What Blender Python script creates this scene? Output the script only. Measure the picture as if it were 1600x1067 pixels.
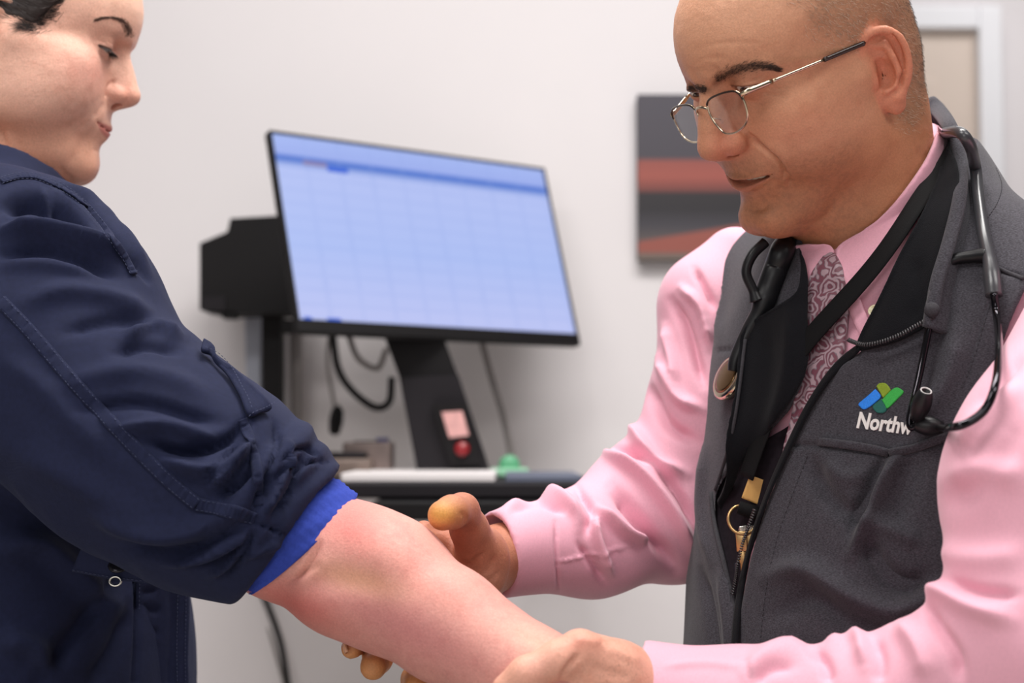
import bpy, bmesh, math, random, time
import numpy as np
from mathutils import Vector, Matrix
from mathutils.bvhtree import BVHTree

T0 = time.time()
scene = bpy.context.scene
COL = scene.collection
for _o in list(bpy.data.objects):
    bpy.data.objects.remove(_o)

# ----------------------------------------------------------------- camera
CAMZ = 0.90                      # lens height above the floor, both people sit
LENS = 55.0
FPX = 1600 * LENS / 36.0
PITCH = math.radians(3.6)
cam_data = bpy.data.cameras.new('camera')
cam_data.lens = LENS
cam_data.sensor_width = 36.0
cam_data.clip_start = 0.05
cam_data.dof.use_dof = True
cam_data.dof.focus_distance = 1.25
cam_data.dof.aperture_fstop = 4.6
cam = bpy.data.objects.new('camera', cam_data)
COL.objects.link(cam)
cam.location = (0, 0, CAMZ)
cam.rotation_euler = (math.radians(90) + PITCH, 0, 0)
scene.camera = cam

# ----------------------------------------------------------------- world, lamps, exposure
scene.view_settings.view_transform = 'Standard'
scene.view_settings.look = 'None'
scene.view_settings.gamma = 1.0
scene.view_settings.use_curve_mapping = False
scene.view_settings.exposure = 0.0
world = bpy.data.worlds.new('world')
scene.world = world
world.use_nodes = True
world.node_tree.nodes['Background'].inputs['Color'].default_value = (0.98, 0.95, 0.96, 1)
world.node_tree.nodes['Background'].inputs['Strength'].default_value = 0.13


def area_light(name, loc, target, sx, sy, watts, col=(1, 1, 1)):
    ld = bpy.data.lights.new(name, 'AREA')
    ld.shape = 'RECTANGLE'
    ld.size, ld.size_y = sx, sy
    ld.energy = watts
    ld.color = col
    lo = bpy.data.objects.new(name, ld)
    COL.objects.link(lo)
    lo.location = loc
    lo.rotation_euler = (Vector(target) - Vector(loc)).to_track_quat('-Z', 'Y').to_euler()
    return lo


# ceiling light panels of the exam room (2.6 m ceiling); the wall and corridor fills are added
area_light('ceiling_panel_light', (0.25, 1.35, 2.55), (0.25, 1.35, 0), 1.2, 0.6, 47, (1.0, 0.97, 0.94))
area_light('ceiling_panel_light', (-0.9, 0.2, 2.55), (-0.9, 0.2, 0), 1.2, 0.6, 30, (1.0, 0.97, 0.94))
area_light('ceiling_panel_light', (1.3, 0.0, 2.55), (1.3, 0.0, 0), 1.2, 0.6, 24, (1.0, 0.97, 0.94))
area_light('ceiling_panel_light', (-0.5, 2.15, 2.55), (-0.5, 2.15, 0), 1.2, 0.6, 4, (1.0, 0.97, 0.94))  # added to brighten the lower back wall, no panel known here
area_light('corridor_fill_light', (1.5, 3.6, 2.6), (1.5, 3.6, 0), 1.2, 0.6, 15, (1.0, 0.98, 0.97))  # added fill that lifts the corridor, no lamp known there
# added fill light from behind the camera, upper left; no window known there
area_light('front_fill_light', (-0.9, -1.9, 1.5), (0.1, 2.4, 0.7), 1.6, 1.3, 21, (1.0, 0.98, 0.97))

# ----------------------------------------------------------------- picture <-> space
CP, SP = math.cos(PITCH), math.sin(PITCH)


def at(px, py, d):
    """point seen at photo pixel (px,py) at depth d (metres along the view axis)"""
    r, u = (px - 800) / FPX * d, (533.5 - py) / FPX * d
    return np.array([r, d * CP - u * SP, d * SP + u * CP + CAMZ])


def proj(P):
    """photo pixel and depth of world points (N,3)"""
    P = np.asarray(P, float)
    y, z = P[:, 1], P[:, 2] - CAMZ
    d = y * CP + z * SP
    u = -y * SP + z * CP
    return 800 + FPX * P[:, 0] / d, 533.5 - FPX * u / d, d


# ----------------------------------------------------------------- signed distance toolbox
def ss(e0, e1, x):
    t = np.clip((x - e0) / (e1 - e0), 0, 1)
    return t * t * (3 - 2 * t)


def ball(P, c, r):
    return np.sqrt(((P - np.asarray(c, P.dtype)) ** 2).sum(1)) - r


def ell(P, c, r, R=None):
    q = P - np.asarray(c, P.dtype)
    if R is not None:
        q = q @ np.asarray(R, P.dtype)
    r = np.asarray(r, P.dtype)
    k0 = np.sqrt(((q / r) ** 2).sum(1))
    k1 = np.sqrt(((q / (r * r)) ** 2).sum(1))
    return k0 * (k0 - 1) / np.maximum(k1, 1e-9)


def cap(P, a, b, ra, rb=None):
    a = np.asarray(a, P.dtype)
    b = np.asarray(b, P.dtype)
    rb = ra if rb is None else rb
    ab = b - a
    q = P - a
    t = np.clip((q @ ab) / max(float(ab @ ab), 1e-12), 0, 1)
    return np.sqrt(((q - t[:, None] * ab) ** 2).sum(1)) - (ra + (rb - ra) * t)


def chain(P, pts, rs, k=0.0):
    d = None
    for i in range(len(pts) - 1):
        e = cap(P, pts[i], pts[i + 1], rs[i], rs[i + 1])
        d = e if d is None else (smin(d, e, k) if k > 0 else np.minimum(d, e))
    return d


def smin(a, b, k):
    h = np.clip(0.5 + 0.5 * (b - a) / k, 0, 1)
    return b + (a - b) * h - k * h * (1 - h)


def smax(a, b, k):
    return -smin(-a, -b, k)


def axes_from(x=None, y=None, z=None):
    """3x3 matrix whose columns are an orthonormal frame; give two of the axes"""
    n = lambda v: np.asarray(v, float) / np.linalg.norm(v)
    if z is not None and x is not None:
        z = n(z); y = n(np.cross(z, x)); x = np.cross(y, z)
    elif y is not None and z is not None:
        y = n(y); x = n(np.cross(y, z)); z = np.cross(x, y)
    else:
        x = n(x); z = n(np.cross(x, y)); y = np.cross(z, x)
    return np.stack([x, y, z], 1)


def mesh_sdf(f, lo, hi, vox, B=8, slack=1.35, smooth=1):
    """surface-nets mesh of f<0; returns verts (N,3), quads (M,4)"""
    lo = np.asarray(lo, float)
    hi = np.asarray(hi, float)
    nb = np.ceil((hi - lo) / (vox * B)).astype(int)
    n = nb * B
    bi = np.stack(np.meshgrid(*[np.arange(k) for k in nb], indexing='ij'), -1).reshape(-1, 3)
    ctr = lo + (bi * B + (B - 1) / 2) * vox
    dc = f(ctr.astype(np.float32))
    act = np.abs(dc) < 0.87 * B * vox * slack
    arr = np.repeat(np.repeat(np.repeat(np.where(dc < 0, -1, 1).astype(np.float32).reshape(nb), B, 0), B, 1), B, 2)
    off = np.stack(np.meshgrid(*[np.arange(B)] * 3, indexing='ij'), -1).reshape(-1, 3)
    ab = bi[act]
    step = 500
    for s in range(0, len(ab), step):
        idx = (ab[s:s + step, None, :] * B + off[None]).reshape(-1, 3)
        arr[idx[:, 0], idx[:, 1], idx[:, 2]] = f((lo + idx * vox).astype(np.float32))
    neg = arr < 0
    c = neg[:-1, :-1, :-1].astype(np.int8)
    cnt = np.zeros_like(c)
    for dx in (0, 1):
        for dy in (0, 1):
            for dz in (0, 1):
                cnt += neg[dx:n[0] - 1 + dx, dy:n[1] - 1 + dy, dz:n[2] - 1 + dz]
    cells = np.argwhere((cnt > 0) & (cnt < 8))
    vid = np.full(cnt.shape, -1, np.int32)
    vid[cells[:, 0], cells[:, 1], cells[:, 2]] = np.arange(len(cells))
    cor = [(a, b, e) for a in (0, 1) for b in (0, 1) for e in (0, 1)]
    val = np.stack([arr[cells[:, 0] + a, cells[:, 1] + b, cells[:, 2] + e] for a, b, e in cor], 1)
    acc = np.zeros((len(cells), 3))
    num = np.zeros(len(cells))
    for i in range(8):
        for j in range(i + 1, 8):
            if sum(abs(cor[i][k] - cor[j][k]) for k in range(3)) != 1:
                continue
            a, b = val[:, i], val[:, j]
            m = (a < 0) != (b < 0)
            t = np.where(m, a / np.where(m, a - b, 1), 0)
            p = np.array(cor[i]) + t[:, None] * (np.array(cor[j]) - np.array(cor[i]))
            acc[m] += p[m]
            num[m] += 1
    V = lo + (cells + acc / num[:, None]) * vox
    Q = []
    for ax in range(3):
        u, v = (ax + 1) % 3, (ax + 2) % 3
        sl0 = [slice(1, -1)] * 3
        sl1 = [slice(1, -1)] * 3
        sl0[ax] = slice(0, -1)
        sl1[ax] = slice(1, None)
        a, b = neg[tuple(sl0)], neg[tuple(sl1)]
        e = np.argwhere(a != b)
        flip = a[e[:, 0], e[:, 1], e[:, 2]]
        e = e + 1
        e[:, ax] -= 1
        q = []
        for du, dv in ((-1, -1), (0, -1), (0, 0), (-1, 0)):
            k = e.copy()
            k[:, u] += du
            k[:, v] += dv
            q.append(vid[k[:, 0], k[:, 1], k[:, 2]])
        q = np.stack(q, 1)
        q[~flip] = q[~flip][:, ::-1]
        Q.append(q)
    Q = np.concatenate(Q)
    Q = Q[(Q >= 0).all(1)]
    for _ in range(smooth):
        V = relax(V, Q, 0.5)
    return V, Q


def relax(V, Q, a=0.5):
    s = np.zeros_like(V)
    c = np.zeros(len(V))
    k = Q.shape[1]
    for i in range(k):
        j, l = Q[:, i], Q[:, (i + 1) % k]
        for p, q in ((j, l), (l, j)):
            for d in range(3):
                s[:, d] += np.bincount(p, V[q, d], len(V))
            c += np.bincount(p, minlength=len(V))
    return V + a * (s / np.maximum(c, 1)[:, None] - V)


def normals(V, Q):
    fn = np.cross(V[Q[:, 2]] - V[Q[:, 0]], V[Q[:, -1]] - V[Q[:, 1]])
    N = np.zeros_like(V)
    for i in range(Q.shape[1]):
        for d in range(3):
            N[:, d] += np.bincount(Q[:, i], fn[:, d], len(V))
    return N / np.maximum(np.linalg.norm(N, axis=1), 1e-12)[:, None]


def poly_dist2(X, Y, pts):
    """distance of 2-D points to a polyline and the arc parameter 0..1"""
    pts = np.asarray(pts, float)
    best = np.full(len(X), 1e9)
    par = np.zeros(len(X))
    L = np.concatenate([[0], np.cumsum(np.linalg.norm(np.diff(pts, axis=0), axis=1))])
    for i in range(len(pts) - 1):
        a, b = pts[i], pts[i + 1]
        ab = b - a
        t = np.clip(((X - a[0]) * ab[0] + (Y - a[1]) * ab[1]) / max(ab @ ab, 1e-9), 0, 1)
        d = np.hypot(X - a[0] - t * ab[0], Y - a[1] - t * ab[1])
        m = d < best
        best[m] = d[m]
        par[m] = (L[i] + t[m] * (L[i + 1] - L[i])) / L[-1]
    return best, par


def poly_sd(X, Y, pts):
    """signed 2-D distance to a closed polygon, negative inside"""
    pts = np.asarray(pts, float)
    d, _ = poly_dist2(X, Y, np.vstack([pts, pts[:1]]))
    ins = np.zeros(len(X), bool)
    for i in range(len(pts)):
        a, b = pts[i], pts[(i + 1) % len(pts)]
        if a[1] == b[1]:
            continue
        m = (a[1] > Y) != (b[1] > Y)
        ins ^= m & (X < a[0] + (Y - a[1]) * (b[0] - a[0]) / (b[1] - a[1]))
    return np.where(ins, -d, d)


def spline(pts, n=8):
    """Catmull-Rom resampling of a polyline of any dimension"""
    p = np.asarray(pts, float)
    if len(p) < 3:
        t = np.linspace(0, 1, n + 1)[:, None]
        return p[0] + (p[-1] - p[0]) * t
    e = np.vstack([2 * p[0] - p[1], p, 2 * p[-1] - p[-2]])
    out = []
    for i in range(1, len(e) - 2):
        a, b, c, d = e[i - 1], e[i], e[i + 1], e[i + 2]
        for t in np.arange(n) / n:
            out.append(0.5 * (2 * b + (c - a) * t + (2 * a - 5 * b + 4 * c - d) * t * t + (3 * b - a - 3 * c + d) * t ** 3))
    out.append(p[-1])
    return np.array(out)


def fold(V, N, strokes, face=0.05):
    """push the surface in or out along strokes traced on it: (pixel points, half width px, height m[, taper])"""
    x, y, d = proj(V)
    to = np.array([0, 0, CAMZ]) - V
    to /= np.linalg.norm(to, axis=1)[:, None]
    f = ss(face, face + 0.3, (N * to).sum(1))
    H = np.zeros(len(V))
    for s in strokes:
        pts, w, h = s[0], s[1], s[2]
        tap = s[3] if len(s) > 3 else True
        p = spline(pts, 6) if len(pts) > 2 else np.asarray(pts, float)
        lo, hi = p.min(0) - 4 * w, p.max(0) + 4 * w
        m = np.nonzero((x > lo[0]) & (x < hi[0]) & (y > lo[1]) & (y < hi[1]) & (f > 0))[0]
        if not len(m):
            continue
        dd, t = poly_dist2(x[m], y[m], p)
        g = np.exp(-(dd / w) ** 2)
        if tap:
            g *= np.clip(4 * np.minimum(t + 0.06, 1.06 - t), 0, 1)
        H[m] += h * g
    return V + N * (H * f)[:, None]


_rng = np.random.RandomState(7)
_NT = _rng.rand(32, 32, 32)


def vnoise(P, scale, seed=0):
    """smooth value noise in -1..1"""
    p = np.asarray(P, float) / scale + seed * 7.31
    i = np.floor(p).astype(int)
    f = p - i
    f = f * f * (3 - 2 * f)
    r = 0
    for a in (0, 1):
        for b in (0, 1):
            for c in (0, 1):
                w = (f[:, 0] if a else 1 - f[:, 0]) * (f[:, 1] if b else 1 - f[:, 1]) * (f[:, 2] if c else 1 - f[:, 2])
                r = r + w * _NT[(i[:, 0] + a) % 32, (i[:, 1] + b) % 32, (i[:, 2] + c) % 32]
    return r * 2 - 1


# ----------------------------------------------------------------- Blender objects
def new_mesh(name, V, F, mat=None, parent=None, smooth=True, attrs=None):
    V = np.asarray(V, float)
    me = bpy.data.meshes.new(name)
    if isinstance(F, np.ndarray):
        k = F.shape[1]
        me.vertices.add(len(V))
        me.vertices.foreach_set('co', V.ravel())
        me.loops.add(F.size)
        me.loops.foreach_set('vertex_index', F.ravel().astype(np.int32))
        me.polygons.add(len(F))
        me.polygons.foreach_set('loop_start', np.arange(0, F.size, k, dtype=np.int32))
        me.update(calc_edges=True)
        me.validate()
    else:
        me.from_pydata([tuple(v) for v in V], [], [tuple(f) for f in F])
        me.update()
    if smooth:
        me.polygons.foreach_set('use_smooth', np.ones(len(me.polygons), bool))
    for an, av in (attrs or {}).items():
        av = np.asarray(av, np.float32)
        if av.ndim == 2:
            a = me.attributes.new(an, 'FLOAT_COLOR', 'POINT')
            a.data.foreach_set('color', np.concatenate([av, np.ones((len(av), 1), np.float32)], 1).ravel())
        else:
            a = me.attributes.new(an, 'FLOAT', 'POINT')
            a.data.foreach_set('value', av)
    o = bpy.data.objects.new(name, me)
    COL.objects.link(o)
    if mat is not None:
        me.materials.append(mat)
    if parent is not None:
        o.parent = parent
        o.matrix_parent_inverse = parent.matrix_world.inverted() if parent.type != 'EMPTY' else Matrix.Translation(parent.location).inverted()
    return o


def thing(name, label, cat, loc=(0, 0, 0), group=None):
    o = bpy.data.objects.new(name, None)
    COL.objects.link(o)
    o.location = tuple(loc)
    o.empty_display_size = 0.05
    o['label'] = label
    o['category'] = cat
    if group:
        o['group'] = group
    return o


def tag(o, label, cat, group=None):
    o['label'] = label
    o['category'] = cat
    if group:
        o['group'] = group
    return o


def join(parts):
    """concatenate (V,F) lists; quads as (n,4) arrays or lists of tuples"""
    Vs, Fs, n = [], [], 0
    for V, F in parts:
        Vs.append(np.asarray(V, float))
        Fs.extend([tuple(int(i) + n for i in f) for f in F])
        n += len(V)
    return np.concatenate(Vs), Fs


def bvh_of(V, Q):
    return BVHTree.FromPolygons(np.asarray(V, float).tolist(), Q.tolist() if isinstance(Q, np.ndarray) else Q)


def hit(bvh, px, py, lift=0.0):
    """first surface point under a photo pixel, its normal"""
    o = Vector((0, 0, CAMZ))
    d = (Vector(at(px, py, 1.0)) - o).normalized()
    loc, nor, _, _ = bvh.ray_cast(o, d)
    if loc is None:
        loc, nor, _, _ = bvh.find_nearest(Vector(at(px, py, 1.2)))
    if nor.dot(d) > 0:
        nor = -nor
    return np.array(loc + nor * lift), np.array(nor)


def tube(path, rad, seg=10, caps=True, flat=None):
    """swept tube; rad scalar or per point; flat=(normals array, ratio) squashes along the normals"""
    p = np.asarray(path, float)
    n = len(p)
    rad = np.full(n, rad, float) if np.isscalar(rad) else np.asarray(rad, float)
    tan = np.gradient(p, axis=0)
    tan /= np.maximum(np.linalg.norm(tan, axis=1), 1e-12)[:, None]
    ref = np.array([0, 0, 1.0]) if abs(tan[0][2]) < 0.9 else np.array([1.0, 0, 0])
    u = np.cross(tan[0], ref)
    u /= np.linalg.norm(u)
    V, F = [], []
    for i in range(n):
        if flat is not None:
            w = flat[0][i] - tan[i] * (flat[0][i] @ tan[i])
            w /= max(np.linalg.norm(w), 1e-12)
            u = np.cross(w, tan[i])
            k = flat[1]
        else:
            u = u - tan[i] * (u @ tan[i])
            u /= max(np.linalg.norm(u), 1e-12)
            w = np.cross(tan[i], u)
            k = 1.0
        for j in range(seg):
            a = 2 * math.pi * j / seg
            V.append(p[i] + rad[i] * (u * math.cos(a) + w * k * math.sin(a)))
    for i in range(n - 1):
        for j in range(seg):
            F.append((i * seg + j, i * seg + (j + 1) % seg, (i + 1) * seg + (j + 1) % seg, (i + 1) * seg + j))
    if caps:
        F.append(tuple(range(seg))[::-1])
        F.append(tuple((n - 1) * seg + j for j in range(seg)))
    return np.array(V), F


def strip(path, nor, width, thick, pucker=0.0):
    """flat band (strap, ribbon, zipper tape) following path; nor = surface normals, width may vary"""
    p = np.asarray(path, float)
    nor = np.asarray(nor, float)
    n = len(p)
    w = np.full(n, width, float) if np.isscalar(width) else np.asarray(width, float)
    tan = np.gradient(p, axis=0)
    tan /= np.maximum(np.linalg.norm(tan, axis=1), 1e-12)[:, None]
    s = np.cross(tan, nor)
    s /= np.maximum(np.linalg.norm(s, axis=1), 1e-12)[:, None]
    nn = np.cross(s, tan)
    V, F = [], []
    prof = [(-1, 0), (-0.96, 1), (-0.5, 1.15), (0, 1.2), (0.5, 1.15), (0.96, 1), (1, 0), (0, -0.2)]
    m = len(prof)
    for i in range(n):
        for a, b in prof:
            V.append(p[i] + s[i] * a * w[i] / 2 + nn[i] * b * thick * (1 + pucker * math.sin(i * 2.4 + 1.3 * math.sin(i * 0.7)) * (1 - abs(a))))
    for i in range(n - 1):
        for j in range(m):
            F.append((i * m + j, i * m + (j + 1) % m, (i + 1) * m + (j + 1) % m, (i + 1) * m + j))
    F.append(tuple(range(m))[::-1])
    F.append(tuple((n - 1) * m + j for j in range(m)))
    return np.array(V), F


def box(lo, hi, bev=0.0, M=None):
    """box with chamfered edges, M = optional 4x4 or (R, t)"""
    bm = bmesh.new()
    bmesh.ops.create_cube(bm, size=1.0)
    lo, hi = np.asarray(lo, float), np.asarray(hi, float)
    for v in bm.verts:
        v.co = Vector((lo + hi) / 2 + np.array(v.co) * (hi - lo))
    if bev > 0:
        bmesh.ops.bevel(bm, geom=list(bm.edges), offset=bev, segments=3, profile=0.5, affect='EDGES')
    bm.verts.index_update()
    V = np.array([v.co[:] for v in bm.verts])
    F = [tuple(v.index for v in f.verts) for f in bm.faces]
    bm.free()
    if M is not None:
        R, t = M
        V = V @ np.asarray(R).T + np.asarray(t)
    return V, F


def lathe(prof, seg=24, M=None):
    """surface of revolution about z from (r,z) profile"""
    V, F = [], []
    n = len(prof)
    for i, (r, z) in enumerate(prof):
        for j in range(seg):
            a = 2 * math.pi * j / seg
            V.append((r * math.cos(a), r * math.sin(a), z))
    for i in range(n - 1):
        for j in range(seg):
            F.append((i * seg + j, i * seg + (j + 1) % seg, (i + 1) * seg + (j + 1) % seg, (i + 1) * seg + j))
    F.append(tuple(range(seg))[::-1])
    F.append(tuple((n - 1) * seg + j for j in range(seg)))
    V = np.array(V)
    if M is not None:
        R, t = M
        V = V @ np.asarray(R).T + np.asarray(t)
    return V, F


# ----------------------------------------------------------------- materials
def srgb(r, g, b):
    f = lambda c: (c / 255 / 12.92) if c / 255 <= 0.04045 else ((c / 255 + 0.055) / 1.055) ** 2.4
    return (f(r), f(g), f(b))


def material(name, col, rough=0.6, metal=0.0, spec=0.5, noise=None, bump=None, attr=None, sss=None, sheen=None, emit=None, trans=None, coat=None, weave=None):
    """noise=(scale, amount) albedo variation; bump=(scale, height); attr=name of a point colour multiplied in"""
    m = bpy.data.materials.new(name)
    m.use_nodes = True
    nt = m.node_tree
    b = nt.nodes['Principled BSDF']
    L = nt.links.new
    b.inputs['Roughness'].default_value = rough
    b.inputs['Metallic'].default_value = metal
    b.inputs['Specular IOR Level'].default_value = spec
    b.inputs['Base Color'].default_value = (*col, 1)
    tc = nt.nodes.new('ShaderNodeTexCoord')
    src = None
    if attr:
        a = nt.nodes.new('ShaderNodeAttribute')
        a.attribute_name = attr
        src = a.outputs['Color']
    if noise:
        n = nt.nodes.new('ShaderNodeTexNoise')
        n.inputs['Scale'].default_value = noise[0]
        n.inputs['Detail'].default_value = 4
        if len(noise) > 2:
            mp = nt.nodes.new('ShaderNodeMapping')
            mp.inputs['Scale'].default_value = noise[2]
            L(tc.outputs['Object'], mp.inputs['Vector'])
            L(mp.outputs['Vector'], n.inputs['Vector'])
        else:
            L(tc.outputs['Object'], n.inputs['Vector'])
        r = nt.nodes.new('ShaderNodeMapRange')
        r.inputs['From Min'].default_value = 0.3
        r.inputs['From Max'].default_value = 0.7
        r.inputs['To Min'].default_value = 1 - noise[1]
        r.inputs['To Max'].default_value = 1 + noise[1]
        L(n.outputs['Fac'], r.inputs['Value'])
        mx = nt.nodes.new('ShaderNodeVectorMath')
        mx.operation = 'SCALE'
        if src is not None:
            L(src, mx.inputs[0])
        else:
            mx.inputs[0].default_value = col
        L(r.outputs['Result'], mx.inputs['Scale'])
        src = mx.outputs['Vector']
    if src is not None:
        L(src, b.inputs['Base Color'])
    last = None
    for bp in ([bump] if bump and not isinstance(bump, list) else (bump or [])):
        n = nt.nodes.new('ShaderNodeTexNoise')
        n.inputs['Scale'].default_value = bp[0]
        n.inputs['Detail'].default_value = 3
        L(tc.outputs['Object'], n.inputs['Vector'])
        bn = nt.nodes.new('ShaderNodeBump')
        bn.inputs['Strength'].default_value = 1.0
        bn.inputs['Distance'].default_value = bp[1]
        L(n.outputs['Fac'], bn.inputs['Height'])
        if last is not None:
            L(last, bn.inputs['Normal'])
        last = bn.outputs['Normal']
    if weave:
        w = nt.nodes.new('ShaderNodeTexWave')
        w.wave_type = 'BANDS'
        w.bands_direction = 'DIAGONAL'
        w.inputs['Scale'].default_value = weave[0]
        w.inputs['Distortion'].default_value = 1.0
        L(tc.outputs['Object'], w.inputs['Vector'])
        bn = nt.nodes.new('ShaderNodeBump')
        bn.inputs['Distance'].default_value = weave[1]
        L(w.outputs['Fac'], bn.inputs['Height'])
        if last is not None:
            L(last, bn.inputs['Normal'])
        last = bn.outputs['Normal']
    if last is not None:
        L(last, b.inputs['Normal'])
    if sss:
        b.inputs['Subsurface Weight'].default_value = sss[0]
        b.inputs['Subsurface Radius'].default_value = sss[1]
        b.inputs['Subsurface Scale'].default_value = sss[2]
    if sheen:
        b.inputs['Sheen Weight'].default_value = sheen[0]
        b.inputs['Sheen Roughness'].default_value = sheen[1]
        if len(sheen) > 2:
            b.inputs['Sheen Tint'].default_value = (*sheen[2], 1)
    if emit:
        b.inputs['Emission Color'].default_value = (*emit[0], 1)
        b.inputs['Emission Strength'].default_value = emit[1]
    if trans:
        b.inputs['Transmission Weight'].default_value = trans[0]
        b.inputs['IOR'].default_value = trans[1]
    if coat:
        b.inputs['Coat Weight'].default_value = coat
        b.inputs['Coat Roughness'].default_value = 0.15
    return m


def stamp(msg):
    print('[%6.1fs] %s' % (time.time() - T0, msg))

# ================================================================= people: heads
def rot_head(y, p, r):
    y, p, r = (math.radians(a) for a in (y, p, r))
    cy, sy, cp, sp, cr, sr = math.cos(y), math.sin(y), math.cos(p), math.sin(p), math.cos(r), math.sin(r)
    return np.array([[cy, -sy, 0], [sy, cy, 0], [0, 0, 1]]) @ np.array([[1, 0, 0], [0, cp, sp], [0, -sp, cp]]) @ np.array([[cr, 0, sr], [0, 1, 0], [-sr, 0, cr]])


class Pose:
    """head frame: x = person's right, y = forward, z = up, millimetres, origin between the ear holes"""
    def __init__(s, y, p, r, t, scale=1.0):
        s.R = rot_head(y, p, r)
        s.t = np.array(t) + np.array([0, 0, CAMZ])
        s.k = scale / 1000

    def w(s, p):
        return np.asarray(p, float) @ s.R.T * s.k + s.t

    def l(s, p):
        return (np.asarray(p, float) - s.t) @ s.R / s.k

    def n(s, v):
        return np.asarray(v, float) @ s.R.T

    def on(s, px, py, x):
        """local point seen at a pixel in the plane x=const"""
        o = s.l(np.array([0, 0, CAMZ]))
        d = s.l(at(px, py, 1.0)) - o
        return o + d * ((x - o[0]) / d[0])


MAN = Pose(116.2, 32.4, -15.0, (0.241, 1.274, 0.305))
WOM = Pose(-81.9, 16.4, 2.7, (-0.464, 1.455, 0.368))


def ear_sdf(P, s, h):
    """ear on side s (+1 right, -1 left), built in its own tilted frame"""
    c = np.array([s * h['ear_x'], h['ear_y'], h['ear_z']])
    # plane of the ear: e1 backward & outward, e2 up (leaning back), e3 outward
    e1 = np.array([s * h.get('ear_flare', 0.50), -0.85, 0.10])
    e2 = np.array([s * 0.08, -0.16, 1.0])
    R = axes_from(x=e1, y=e2)
    q = (P - c.astype(P.dtype)) @ R.astype(P.dtype)
    if s > 0:
        q = q * np.array([1, 1, -1], q.dtype)
    k = h['ear_k']
    q = q / k
    # q: x backward, y up, z outward;   ear about 62 tall, 34 wide
    rim = [(2, 6, 3), (-4, 17, 3), (0, 28, 4), (10, 33.5, 5), (21, 31, 5.5), (28, 21, 5.5), (29.5, 8, 5), (26, -6, 4), (19, -16, 3), (13, -21, 3)]
    rim = spline(np.array(rim, float), 3)
    d = chain(q, rim, np.interp(np.linspace(0, 9, len(rim)), np.arange(10), [2.6, 3.0, 3.0, 3.0, 3.1, 3.1, 3.0, 3.0, 3.4, 4.2]), 0.6)
    lobe = ell(q, (9, -25, 2.5), (8.0, 9.5, 3.8))
    d = smin(d, lobe, 4)
    d = smin(d, cap(q, (2, -22, 0), (0, -12, 0), 4.0, 4.0), 4)
    # the scapha plate behind, hollowed towards the canal
    plate = ell(q, (13, 8, -0.8), (17, 27, 3.6))
    d = smin(d, plate, 3)
    anti = [(17, 22, 3.5), (20, 10, 4.5), (18, -2, 4.5), (12, -11, 4), (6, -13, 4)]
    d = smin(d, chain(q, anti, [2.2, 3.2, 3.2, 3.0, 2.6], 2), 3)
    d = smin(d, cap(q, (17, 20, 3), (6, 25, 1.5), 2.4, 2.0), 3)
    con = ell(q, (8, 1, 5.2), (9.2, 12.5, 8.6))
    d = smax(d, -con, 1.6)
    d = smax(d, -ell(q, (24.0, 13, 6.5), (3.0, 14, 5.2)), 1.5)
    trag = ell(q, (-0.5, -2, 4.5), (3.6, 6, 3.4))
    d = smin(d, trag, 3)
    return d * k


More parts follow.
